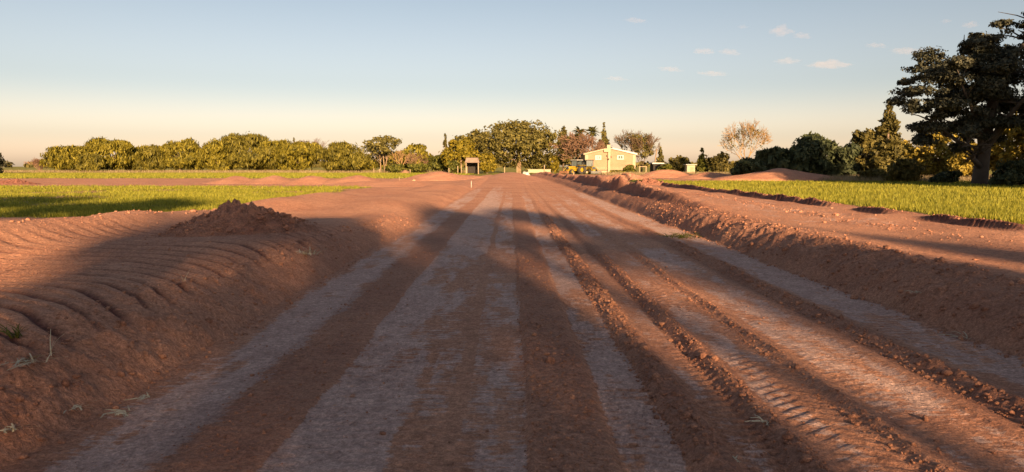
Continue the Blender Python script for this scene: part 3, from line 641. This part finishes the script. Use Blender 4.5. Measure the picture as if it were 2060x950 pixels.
def big_dark_tree():
    Y = 50; loc = place(1972, Y); s = Y / F
    o = thing('big_tree', 'big dark spreading tree with layered foliage at the right edge', 'tree', loc)
    def P(px, py, dy=0): return Vector(((px - 1972) * s, dy, zat(py, Y) - loc[2]))
    r = np.random.default_rng(5); mb = MB()
    mb.tube([P(1972, 382), P(1972, 360), P(1974, 320), P(1978, 270), P(1985, 215), P(1992, 150)], [.62, .5, .44, .40, .30, .18], 10)
    limbs = [((1974, 330), (1945, 300), (1900, 268), (1855, 235), 0), ((1975, 318), (1950, 270), (1915, 215), (1880, 160), -2), ((1978, 280), (1962, 215), (1945, 150), (1950, 80), 1.5),
             ((1978, 300), (2010, 250), (2060, 215), (2110, 190), -1), ((1985, 220), (2020, 160), (2060, 100), (2090, 60), 2), ((1974, 340), (1935, 318), (1925, 300), (1890, 290), -2.5), ((1976, 300), (1990, 240), (2000, 200), (2030, 150), -3.5),
             ((1980, 260), (2000, 180), (2040, 90), (2070, 30), 0)]
    ends = []
    for a, b, c, d, dy in limbs:
        pts = [P(*a), P(*b, dy * .4), P(*c, dy * .8), P(*d, dy)]
        mb.tube(pts, [.24, .17, .11, .05], 7, cap=False)
        for t in (.35, .55, .75, .92):
            k = int(t * 3); q = pts[k].lerp(pts[k + 1], t * 3 - k)
            for j in range(3):
                e = q + Vector((r.normal(0, 1.3), r.normal(0, 1.4), r.uniform(-.2, 1.2))); mb.tube([q, q.lerp(e, .5) + Vector((0, 0, .1)), e], [.07, .045, .02], 4, cap=False)
    mb.build('trunk', M['bark_dark'], o, True)
    bl = []
    pads = [(1850, 140, 36), (1870, 165, 50), (1840, 185, 32), (1855, 215, 40), (1905, 140, 48), (1925, 180, 50), (1890, 210, 48), (1860, 245, 38), (1900, 250, 40), (1940, 230, 46), (1945, 140, 50), (1955, 70, 22), (1950, 95, 34), (1985, 95, 44), (2010, 70, 36), (2040, 45, 30), (2060, 25, 30), (2070, 70, 42), (2030, 110, 50), (1990, 140, 50), (1985, 185, 50), (2030, 165, 52), (2075, 130, 56), (2025, 215, 50), (2075, 190, 56), (2060, 250, 48), (1990, 240, 44), (2010, 270, 34), (2090, 90, 60), (2120, 150, 70), (2120, 60, 50), (2110, 220, 60), (1925, 275, 34), (1880, 285, 26), (1965, 175, 40), (1915, 115, 26), (1830, 160, 20), (1826, 205, 18), (1960, 270, 26)]
    for px, py, w_ in pads:
        for j in range(3):
            q = P(px + r.normal(0, w_ * .35), py + r.normal(0, w_ * .22), r.normal(0, 1.5)); k = w_ * s
            bl.append((q.x, q.y, q.z, k * r.uniform(.5, .85), k * r.uniform(.6, 1.0), k * r.uniform(.22, .38)))
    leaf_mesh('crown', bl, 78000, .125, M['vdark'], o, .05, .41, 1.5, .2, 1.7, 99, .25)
    return o
big_dark_tree()
# palms
def palm(px, Y, top_py, label, seed):
    loc = place(px, Y); H = zat(top_py, Y) - loc[2]; o = thing('palm_tree', label, 'palm', loc, 0, 'palms behind the bare reddish tree'); r = np.random.default_rng(seed)
    hc = H - .9; MB().tube([(0, 0, -.2), (.1, 0, hc * .5), (0, 0, hc)], [.26, .2, .17], 8).build('trunk', M['bark'], o, True)
    vv, ff = [], []
    for i in range(26):
        a = i * 2.4; el = r.uniform(-.3, 1.35); L = r.uniform(1.3, 1.9); p = Vector((0, 0, hc)); d = Vector((math.cos(a) * math.cos(el), math.sin(a) * math.cos(el), math.sin(el))); pts = [p.copy()]
        for k in range(6): d = (d + Vector((0, 0, -.14))).normalized(); p = p + d * L / 6; pts.append(p.copy())
        for k in range(1, 6):
            dd = (pts[k + 1] - pts[k - 1]).normalized(); sd = dd.cross(Vector((0, 0, 1))).normalized()
            for sgn in (-1, 1):
                for m_ in range(2):
                    q = pts[k].lerp(pts[k + 1], m_ * .5); tip = q + sd * sgn * .55 * (1 - abs(k - 3) * .15) + dd * .35 + Vector((0, 0, -.18)); b = len(vv)
                    vv += [tuple(q - dd * .10), tuple(q + dd * .10), tuple(tip + dd * .16), tuple(tip)]; ff.append((b, b + 1, b + 2, b + 3))
    me = bpy.data.meshes.new('crown'); me.from_pydata(vv, [], ff); link('crown', me, M['palm'], o)
palm(1166, 178, 260, 'left one of the two palms rising behind the reddish bare tree', 1)
palm(1191, 178, 259, 'right one of the two palms rising behind the reddish bare tree', 2)
# the row of trees behind the viewer whose long shadows lie over the foreground
SH = 'trees standing behind the viewer'
def rear(x, y, H, wd, label, seed, bot=.0, extra=None, n=3600):
    o = thing('roadside_tree', label, 'tree', (x, y, 0), 0, SH); bl = crown_blobs(wd, H, H * bot, seed, 9, wd * .8)
    if extra: bl += extra
    trunk_mesh(H * .6, H * .03, seed, bl, 6, 0, 1, 'bark', o); leaf_mesh('crown', bl, n, .5, M['olive'], o, 0, .36, .7, .35, 1.6, seed); return o
RL = 'tree behind the viewer'
for i, (x, y, H, wd, b, lb) in enumerate([(-9.5, -36, 12.0, 6.5, 0, 'bushy one at the left end'), (-3.5, -35, 12.2, 6.5, 0, 'bushy one, second from the left end'), (1.6, -35, 12.0, 5, 0, 'bushy one, third from the left end'), (-6, -37, 19, 8, .78, 'tallest, with its crown high on a bare trunk'), (.6, -37, 18.2, 6, .80, 'tall with a high crown, right of the tallest'),
                                     (6, -35, 13.6, 5.4, 0, 'broad bushy one left of the gap'), (10.3, -35, 14.0, 3.1, 0, 'narrow one at the left side of the gap'), (8.7, -36, 13.9, 4.2, 0, 'narrow one, left of the gap'), (14.6, -35, 14.3, 4.9, 0, 'one at the right side of the gap'), (12.1, -36, 16.8, 2.8, .73, 'slim one with a high crown closing the gap'), (15.2, -37, 16.8, 2.2, .82, 'slim one with a small high crown right of the gap'),
                                     (6.5, -36, 14.3, 4.6, .86, 'one with a small crown above the broad bushy one'), (18.2, -35, 13.0, 4.4, 0, 'bushy one, third from the right end'), (21.2, -36, 12.3, 3.8, 0, 'bushy one, second from the right end'), (24.6, -35, 10, 4.2, 0, 'lowest, at the right end')]):
    rear(x, y, H, wd, RL + ', ' + lb, 200 + i, b, None, ({1.6: 750, 6: 600, 8.7: 2600, 10.3: 2600}.get(x, 1050 if x < 7.5 else 2000)) if b == 0 else (1500 if x == 6.5 else 900))
for i, (x, y, H, wd, lb) in enumerate([(36.5, 31, 15.5, 11, 'nearest to the road'), (40.5, 35, 14, 7, 'farther from the road')]):
    rear(x, y, H, wd, 'tall leafy tree outside the photo on the right, ' + lb, 220 + i, 0, None, 9000)

# ------------------------------------------------------------------ buildings, machines, posts
def house():
    Y = 140.0; s = Y / F; x0 = xat(1177, Y); x1 = xat(1278, Y); W_ = x1 - x0; g = .3
    o = thing('brick_house', 'tan brick gable house with pale roof edge and central chimney', 'house', ((x0 + x1) / 2, Y, g)); hw = W_ / 2
    def hx(px): return xat(px, Y) - (x0 + x1) / 2
    def hz(py): return zat(py, Y) - g
    rx = hx(1225); eL = hz(310); eR = hz(310); rz_ = hz(299.5)
    wins = [(hx(1198), hx(1208.5), hz(321.5), hz(313)), (hx(1242), hx(1253.5), hz(321), hz(312.5))]
    # front wall built round its openings
    m = MB(); bz = hz(336)
    (a0, a1, b0, b1), (c0, c1, d0, d1) = wins
    lo = min(b0, d0); hi = max(b1, d1)
    m.box(-hw, hw, 0, .25, bz, lo)
    for xa, xb in ((-hw, a0), (a1, c0), (c1, hw)): m.box(xa, xb, 0, .25, lo, hi)
    m.box(c0, c1, 0, .25, d1, hi) if d1 < hi - .01 else None
    m.box(a0, a1, 0, .25, lo, b0) if b0 > lo + .01 else None
    m.box(c0, c1, 0, .25, lo, d0) if d0 > lo + .01 else None
    m.box(a0, a1, 0, .25, b1, hi) if b1 < hi - .01 else None
    m.prism([(-hw, hi), (hw, hi), (hw, eR), (rx, rz_), (-hw, eL)], 0, .25)
    m.prism([(-hw, 0), (hw, 0), (hw, eR), (rx, rz_), (-hw, eL)], 7.75, 8)
    m.box(-hw, -hw + .25, .252, 7.748, 0, eL - .03); m.box(hw - .25, hw, .252, 7.748, 0, eR - .03)
    m.build('wall', M['brick'], o)
    MB().box(-hw, hw, .02, .25, hz(342), bz - .002).build('band', M['wood'], o)
    MB().box(-hw - .02, hw + .02, -.18, .25, hz(342.8), hz(342) - .002).build('ledge', M['shade_wall'], o)
    MB().box(-hw, hw, .0, .25, -.3, hz(342.8) - .002).build('plinth', M['cream'], o)
    for xa, xb in ((-hw - .03, -hw + .55), (hw - .55, hw + .03)): MB().box(xa, xb, -.06, -.003, bz, eL - .12).build('corner_pillar', M['cream'], o)
    r = MB(); t = .14
    r.prism([(-hw - .35, eL - .07), (rx, rz_ + .02), (rx, rz_ + .02 + t), (-hw - .35, eL - .07 + t)], -.25, 8.3)
    r.prism([(rx, rz_ + .021), (hw + .3, eR - .06), (hw + .3, eR - .06 + t), (rx, rz_ + .021 + t)], -.25, 8.3)
    rf = r.build('roof', M['roof_sheet'], o)
    MB().prism([(rx + .6, rz_ - .05), (hw + .3, eR - .17), (hw + .3, eR + .14), (rx + .6, rz_ + .21)], -.30, -.253).build('fascia', M['white'], rf)
    MB().prism([(-hw - .35, eL - .17), (rx - 1.1, rz_ - .24), (rx - 1.1, rz_ + .0), (-hw - .35, eL + .10)], -.30, -.253).build('fascia', M['cream'], rf)
    c = MB(); c.box(hx(1222.5), hx(1227), -.35, -.004, 0, hz(306)); c.box(hx(1214), hx(1227.5), -.45, -.01, hz(306), hz(299), (hx(1214), hx(1227.5), -.45, -.01)); c.box(hx(1220), hx(1227), -.42, .28, hz(299), hz(291.5))
    c.build('chimney', M['cream'], o)
    for (xa, xb, za, zb) in wins:
        f = MB(); e = .14
        f.box(xa - .06, xa + e, -.05, .12, za, zb); f.box(xb - e, xb + .06, -.05, .12, za, zb); f.box(xa + e, xb - e, -.05, .12, za, za + e); f.box(xa + e, xb - e, -.05, .12, zb - e, zb); f.box((xa + xb) / 2 - .05, (xa + xb) / 2 + .05, -.03, .10, za + e, zb - e)
        w_ = f.build('window', M['white'], o)
        MB().box(xa + e, xb - e, .04, .06, za + e, zb - e).build('pane', M['glass'], w_)
        MB().box(xa + .1, xb - .35, .065, .08, za + .1, zb - .1).build('curtain', M['white'], w_)
        MB().box(xa - .15, xb + .15, -.12, -.003, za - .1, za - .004).build('sill', M['cream'], w_)
    MB().tube([(hx(1223.5), -.38, hz(322)), (hx(1223.5), -.6, hz(321)), (hx(1223.5), -.6, hz(319))], [.06, .08, .13], 8).build('wall_lamp', M['black'], o)
    for px, py in ((1220, 314), (1229, 316)): MB().box(hx(px) - .09, hx(px) + .09, -.03, -.003, hz(py) - .16, hz(py) + .16).build('vent', M['shade_wall'], o)
house()
tk = MB().box(-.55, .55, -.4, .4, 0, .62).build('cream_box', M['cream'], None, False, .04); tk.location = (xat(1201, 137), 137, .28); tag(tk, 'cream block against the house plinth beside the right tractor', 'block')

def tractor(px, Y, rz, label, canopy_white, seed):
    x = xat(px, Y); o = thing('tractor', label, 'tractor', (x, Y, gz(x, Y)), rz, 'yellow tractors parked left of the house')
    # forward is -y in local space
    b = MB(); b.box(-.36, .36, -1.75, -.1, .75, 1.32, (-.33, .33, -1.7, -.1)); b.box(-.22, .22, -1.9, 1.1, .52, .748); b.box(-.62, .62, .15, 1.15, .752, 1.18)
    b.build('body', M['yellow_paint'], o, False, .03)
    MB().box(-.30, .30, -1.80, -1.752, .80, 1.24).build('grille', M['black'], o)
    for sx in (-1, 1):
        MB().tube([(sx * .24, -1.755, 1.12), (sx * .24, -1.80, 1.12)], .07, 10).build('headlight', M['white'], o)
        w_ = MB().tube([(sx * .55, .75, .72), (sx * .58, .75, .72), (sx * .95, .75, .72), (sx * .98, .75, .72)], [.64, .72, .72, .64], 18).build('wheel', M['tyre'], o)
        MB().tube([(sx * .985, .75, .72), (sx * 1.0, .75, .72)], [.36, .33], 14).build('rim', M['yellow_paint'], w_)
        w_ = MB().tube([(sx * .5, -1.35, .42), (sx * .52, -1.35, .42), (sx * .76, -1.35, .42), (sx * .78, -1.35, .42)], [.36, .42, .42, .36], 16).build('wheel', M['tyre'], o)
        MB().tube([(sx * .785, -1.35, .42), (sx * .80, -1.35, .42)], [.2, .18], 12).build('rim', M['yellow_paint'], w_)
        MB().box(sx * .78 - .20, sx * .78 + .20, .1, 1.4, 1.46, 1.52).build('mudguard', M['yellow_paint'], o)
    for sx in (-.62, .62):
        for yy in (-.05, 1.15): MB().box(sx - .045, sx + .045, yy - .045, yy + .045, 1.183, 2.3).build('cab_post', M['black'], o)
    MB().box(-.55, .55, 1.13, 1.15, 1.2, 2.28).build('rear_window', M['glass'], o); MB().box(-.55, .55, -.03, -.01, 1.34, 2.28).build('windscreen', M['glass'], o)
    MB().box(-.74, .74, -.25, 1.3, 2.302, 2.42).build('cab_roof', M['white'] if canopy_white else M['black'], o, False, .03)
    MB().box(-.28, .28, .55, 1.0, 1.182, 1.7).build('seat', M['black'], o)
    MB().tube([(.26, -.9, 1.3), (.26, -.9, 2.0)], .04, 8).build('exhaust', M['steel'], o)
    bk = MB(); bk.prism([(-.95, .12), (.95, .12), (.95, .55), (-.95, .55)], -2.75, -2.45); bk.build('loader_bucket', M['rust'] if canopy_white else M['steel'], o)
    for sx in (-.5, .5): MB().tube([(sx, -2.45, .35), (sx, -1.7, .95), (sx, -.3, 1.25)], .06, 6).build('loader_arm', M['yellow_paint'], o)
tractor(1156, 122, R(-48), 'yellow tractor with a white canopy left of the green tank', True, 1)
tractor(1186, 122, R(18), 'yellow tractor with a dark cab in front of the house corner', False, 2)
def green_tank():
    x = xat(1168, 128); o = thing('water_tank_trailer', 'faded green tank trailer standing between the two yellow tractors', 'trailer', (x, 128, gz(x, 128)))
    MB().tube([(-1.15, 0, 1.05), (-1.1, 0, 1.05), (1.1, 0, 1.05), (1.15, 0, 1.05)], [.35, .55, .55, .35], 16).build('tank', M['green_paint'], o, True)
    MB().box(-1.1, 1.1, -.4, .4, .38, .5).build('chassis', M['steel'], o)
    for sx in (-.6, .6): MB().disc_wheel(sx, -.5, .34, .34, .2).build('wheel', M['tyre'], o)
    MB().tube([(.2, 0, 1.55), (.2, 0, 1.72)], .18, 10).build('hatch', M['steel'], o)
green_tank()
def shed():
    Y = 148; x = xat(950, Y); o = thing('open_shed', 'dark open-fronted shed with a brown roof among the trees', 'shed', (x, Y, .3)); h = zat(327, Y) - .3
    for xx in (-1.25, 1.25):
        for yy in (0, 2.6): MB().box(xx - .09, xx + .09, yy - .09, yy + .09, -.2, h + .2).build('post', M['wood'], o)
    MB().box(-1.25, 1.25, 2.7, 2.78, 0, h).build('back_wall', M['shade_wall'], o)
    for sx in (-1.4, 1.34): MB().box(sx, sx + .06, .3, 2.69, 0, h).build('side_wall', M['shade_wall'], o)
    MB().prism([(-1.5, h - .05), (1.5, h - .05), (1.2, h + .95), (-1.2, h + .95)], -.35, 3.1).build('roof', M['roof_brown'], o)
    
shed()
def hut():
    Y = 124; x = xat(1390, Y); o = thing('small_hut', 'small yellowish hut with a grey flat roof beside the young conifer', 'hut', (x, Y, .3)); h = zat(332, Y) - .3; hw = .68
    MB().box(-hw, hw, 0, 1.6, -.2, h).build('wall', M['cream'], o); MB().box(-hw - .25, hw + .25, -.3, 1.9, h + .003, h + .12).build('roof', M['roof_grey'], o); MB().box(-.1, .45, -.03, -.003, 0, h - .35).build('door', M['wood_pale'], o)
hut()
def lowshed():
    Y = 146; x = xat(1334, Y); o = thing('low_shed', 'long low shed with a grey sheet roof behind the leaning pole', 'shed', (x, Y, .3)); h = zat(330, Y) - .3
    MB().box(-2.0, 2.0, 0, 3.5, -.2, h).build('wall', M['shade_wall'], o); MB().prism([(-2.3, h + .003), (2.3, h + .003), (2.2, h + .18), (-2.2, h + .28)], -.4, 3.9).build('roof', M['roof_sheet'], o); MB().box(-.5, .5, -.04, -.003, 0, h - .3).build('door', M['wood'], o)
lowshed()
def gatepost_frame():
    Y = 132; x = xat(1293, Y); o = thing('garden_frame', 'dark post frame standing right of the green shrub by the house', 'frame', (x, Y, .3))
    for xx in (-.6, .6): MB().box(xx - .08, xx + .08, -.08, .08, -.1, 1.3).build('post', M['wood'], o)
    MB().box(-.75, .75, -.1, .1, 1.303, 1.42).build('beam', M['wood'], o)
gatepost_frame()
def post(name, px, Y, top, rad, mat, label, cat, lean=0, group=None, base=None):
    x = xat(px, Y); b = gz(x, Y) if base is None else base; h = zat(top, Y) - b
    o = MB().tube([(0, 0, -.2), (lean * .5, 0, h * .5), (lean, 0, h - .02), (lean, 0, h)], [rad, rad * .95, rad * .9, rad * .6], 8).build(name, M[mat], None, True)
    o.location = (x, Y, b); return tag(o, label, cat, group)
post('marker_stake', 948, 55, 364.5, .028, 'white', 'thin white marker stake in the soil left of the road', 'stake')
post('marker_stake', 803, 72, 356, .03, 'wood_pale', 'pale wooden stake at the edge of the left field', 'stake')
post('utility_pole', 1315, 148, 300, .13, 'bark_pale', 'pale leaning pole right of the brown half-bare tree', 'pole', .55)
post('utility_pole', 774, 168, 314, .12, 'bark_pale', 'pale thin pole before the open-crowned tree', 'pole', -.3)
FG = 'fence posts under the trees'
for px, Y, tp, lb in [(752, 165, 339, 'left one of two short pale posts below the open-crowned tree'), (763, 165, 340, 'right one of two short pale posts below the open-crowned tree'), (825, 160, 341, 'short post between the two low green shrubs'), (903, 150, 338, 'pale post left of the pinkish trunks by the shed'), (921, 146, 334, 'left pinkish post beside the shed'), (928, 146, 333, 'right pinkish post beside the shed'),
                      (1015, 140, 336, 'left pale post below the largest tree'), (1040, 140, 335, 'right pale post below the largest tree'), (1095, 135, 333, 'tall pale post left of the yellow-green shrub'), (1154, 112, 346, 'short white post in front of the white-canopied tractor')]:
    post('fence_post', px, Y, tp, .10, 'wood_pale', lb, 'post', 0, FG)
def pile(name, px, Y, w_, h, mat, label, cat, seed):
    x = xat(px, Y); bm = bmesh.new(); bmesh.ops.create_icosphere(bm, subdivisions=3, radius=1); r = np.random.default_rng(seed); ph = r.uniform(0, 6, 3)
    for v in bm.verts:
        k = 1 + .18 * math.sin(v.co.x * 4 + ph[0]) * math.cos(v.co.y * 5 + ph[1]) + .08 * math.sin(v.co.z * 9 + ph[2]); v.co = Vector((v.co.x * w_ / 2 * k, v.co.y * w_ / 2.6 * k, max(v.co.z, -.2) * h * k))
    me = bpy.data.meshes.new(name); bm.to_mesh(me); bm.free(); o = link(name, me, M[mat], None, True); o.location = (x, Y, gz(x, Y)); return tag(o, label, cat)
pile('covered_pile', 1058, 112, 1.35, .75, 'white', 'cream white covered pile behind the road crest', 'pile', 1)
pile('brush_pile', 815, 162, 2.0, .7, 'twig_pink', 'low reddish brush pile at the foot of the bare trees', 'pile', 2)
pile('white_stone', 832, 78, .5, .18, 'wood_pale', 'small pale lump on the far soil left of the road', 'stone', 3)
pile('white_stone', 795, 66, .7, .22, 'straw', 'straw coloured lump at the end of the left grass', 'lump', 4)
lw = MB().box(-2.2, 2.2, 0, .2, -.2, .75).box(-2.3, 2.3, -.05, .25, .753, .85).build('low_wall', M['cream'], None); lw.location = (xat(1085, 142), 142, .3); tag(lw, 'low pale garden wall under the largest tree', 'wall')

# ------------------------------------------------------------------ tufts of grass near the viewer
def tuft(X, Y, n, h, spread, mat, label, name, cat, seed, group=None, lie=.8, wd=.004, z=None):
    r = np.random.default_rng(seed); vv, ff = [], []
    for i in range(n):
        a = r.uniform(0, 6.28); L = h * r.uniform(.5, 1.2); p = Vector((r.normal(0, spread * .3), r.normal(0, spread * .3), -.01)); d = Vector((math.cos(a) * lie, math.sin(a) * lie, 1)).normalized(); pts = [p.copy()]
        for k in range(5): d = (d + Vector((math.cos(a) * .1, math.sin(a) * .1, -.22 * lie)) + Vector(r.normal(0, .08, 3))).normalized(); p = p + d * L / 5; p.z = max(p.z, .006); pts.append(p.copy())
        for k, q in enumerate(pts):
            sd = d.cross(Vector((0, 0, 1))).normalized() * wd * (1 - k / 6.5); vv += [tuple(q - sd), tuple(q + sd + Vector((0, 0, wd * .5)))]
        b = len(vv) - 12; ff += [(b + 2 * k, b + 2 * k + 1, b + 2 * k + 3, b + 2 * k + 2) for k in range(5)]
    me = bpy.data.meshes.new(name); me.from_pydata(vv, [], ff); o = link(name, me, M[mat]); o.location = (X, Y, gz(X, Y) if z is None else z); return tag(o, label, cat, group)
TG = 'dry grass tufts on the banks'
def onbank(px, py, z): Y = yat(py, z); return xat(px, Y, z), Y
for i, (px, py, z, n, h, sp, mt, lie, lb) in enumerate([
    (30, 690, .42, 26, .16, .09, 'bush', .5, 'green weed with dry stalks at the left edge of the bank'),
    (45, 722, .40, 46, .20, .16, 'straw', 1.2, 'flattened bundle of dry straw just below the green weed'),
    (240, 775, .2, 22, .14, .12, 'straw', 1.5, 'curled pale straw at the foot of the left bank'),
    (150, 810, .12, 20, .12, .12, 'straw', 1.5, 'loose straw wisps on the lower left bank'),
    (10, 880, .10, 22, .14, .08, 'straw', 1.3, 'dry straw at the lower left corner'),
    (290, 745, .2, 10, .10, .10, 'straw', 1.5, 'few pale straws above the curled straw'),
    (100, 690, .45, 3, .30, .03, 'straw', .15, 'upright dry stalk beside the green weed'),
    (370, 575, .42, 2, .22, .02, 'straw', .1, 'single upright dry stem on the furrowed shelf'),
    (610, 512, .32, 40, .22, .30, 'straw', .9, 'small yellow grass tuft on top of the left bank'),
    (1375, 440, .45, 110, .28, .8, 'bush', .8, 'green grass clump on the crest of the right berm'),
    (1545, 760, .3, 8, .12, .08, 'straw', 1.3, 'pale straw on the road in the right rut'),
    (1480, 925, .0, 10, .07, .05, 'straw', 1.4, 'curled pale straw on the road at the bottom'),
    (1850, 560, .40, 14, .16, .12, 'straw', 1.2, 'dry straw on the upper part of the right bank'),
    (1950, 610, .35, 10, .18, .10, 'straw', 1.0, 'dry straw on the right bank near the edge of the photo')]):
    x, Y = onbank(px, py, z)
    tuft(x, Y, n, h, sp, 'dead_straw' if mt == 'straw' else mt, lb, 'grass_tuft', 'grass tuft', 300 + i, TG, lie, .0055 if Y < 9 else .011)

# ------------------------------------------------------------------ clouds and distance
def cloud_material():
    m, n, l, p = mat_new('cloud_vapour'); n.remove(p); v = n.new('ShaderNodeVolumePrincipled')
    v.inputs['Color'].default_value = (1, .80, .77, 1); v.inputs['Density'].default_value = .0022; v.inputs['Anisotropy'].default_value = .0
    l.new(v.outputs[0], n['Material Output'].inputs['Volume']); return m
CM = cloud_material()
YC = 2600
def cloud(px, py, wpx, hpx, label, seed, group='small pink clouds above the house'):
    x = xat(px, YC, 0); s = YC / F; z = zat(py, YC); bm = bmesh.new(); bmesh.ops.create_icosphere(bm, subdivisions=4, radius=1); r = np.random.default_rng(seed); ph = r.uniform(0, 6, 6)
    for v in bm.verts:
        c = v.co; k = 1 + .28 * math.sin(c.x * 5 + ph[0]) * math.cos(c.z * 4 + ph[1]) + .2 * math.sin(c.x * 9 + ph[2] + 2 * c.y) * math.sin(c.y * 6 + ph[3]) + .12 * math.sin(c.x * 15 + ph[4]) * math.cos(c.z * 11 + ph[5])
        taper = 1 - .35 * abs(c.x)
        v.co = Vector((c.x * k, c.y * k, c.z * k * taper if c.z > 0 else c.z * .6 * k * taper))
    me = bpy.data.meshes.new('cloud'); bm.to_mesh(me); bm.free(); me.transform(Matrix.Diagonal((wpx * s / 2, wpx * s / 2.4, hpx * s / 2, 1)))
    o = link('cloud', me, CM, None, True); o.location = (x, YC, z); o.rotation_euler = (0, R(r.uniform(2, 7)), 0); return tag(o, label, 'cloud', group)
for i, (px, py, wp, hp, lb) in enumerate([
    (1561, 64, 44, 26, 'brightest puffy pink cloud, highest pair above the bare golden tree'), (1604, 73, 34, 14, 'small pink cloud touching the right of the brightest cloud'),
    (1410, 104, 44, 14, 'pinkish cloud, left half of the pair left of the brightest cloud'), (1462, 106, 40, 14, 'pinkish cloud, right half of the pair left of the brightest cloud'),
    (1576, 124, 50, 12, 'thin pink cloud below the brightest cloud, left half of a long streak'), (1660, 131, 80, 18, 'pink tapering cloud, right half of a long streak below the brightest cloud'),
    (1275, 42, 40, 10, 'faint high cloud at the left of all the clouds near the top'), (1486, 55, 20, 8, 'tiny faint cloud left of the brightest cloud'),
    (1345, 140, 46, 10, 'faint flat cloud above the sparse tree by the house, left of two'), (1430, 149, 60, 8, 'faint flat cloud below the pinkish pair'),
    (1236, 159, 42, 9, 'faint pink cloud low above the chimney'), (1752, 92, 40, 9, 'faint cloud left of the big tree, upper one'), (1818, 104, 70, 10, 'faint long cloud just left of the big dark tree'),
    (1934, 51, 30, 14, 'pink cloud touching the top left tip of the big dark tree'), (1888, 43, 20, 8, 'tiny cloud left of the tip of the big dark tree')]):
    cloud(px, py, wp, hp, lb, 400 + i)
def far_wood():
    r = np.random.default_rng(8); bl = []
    for i in range(60): bl.append((-900 + i * 16 + r.normal(0, 5), 1100 + r.normal(0, 20), 3.5, 16, 14, r.uniform(3.5, 7.5)))
    for i in range(40): bl.append((150 + i * 24 + r.normal(0, 5), 1100 + r.normal(0, 20), 3, 18, 14, r.uniform(3, 6)))
    o = leaf_mesh('distant_wood', bl, 9000, 5, M['olive'], None, 0, .25, .05, .5, 1.6, 3); tag(o, 'low dark line of distant wood on the horizon', kind='stuff')
far_wood()
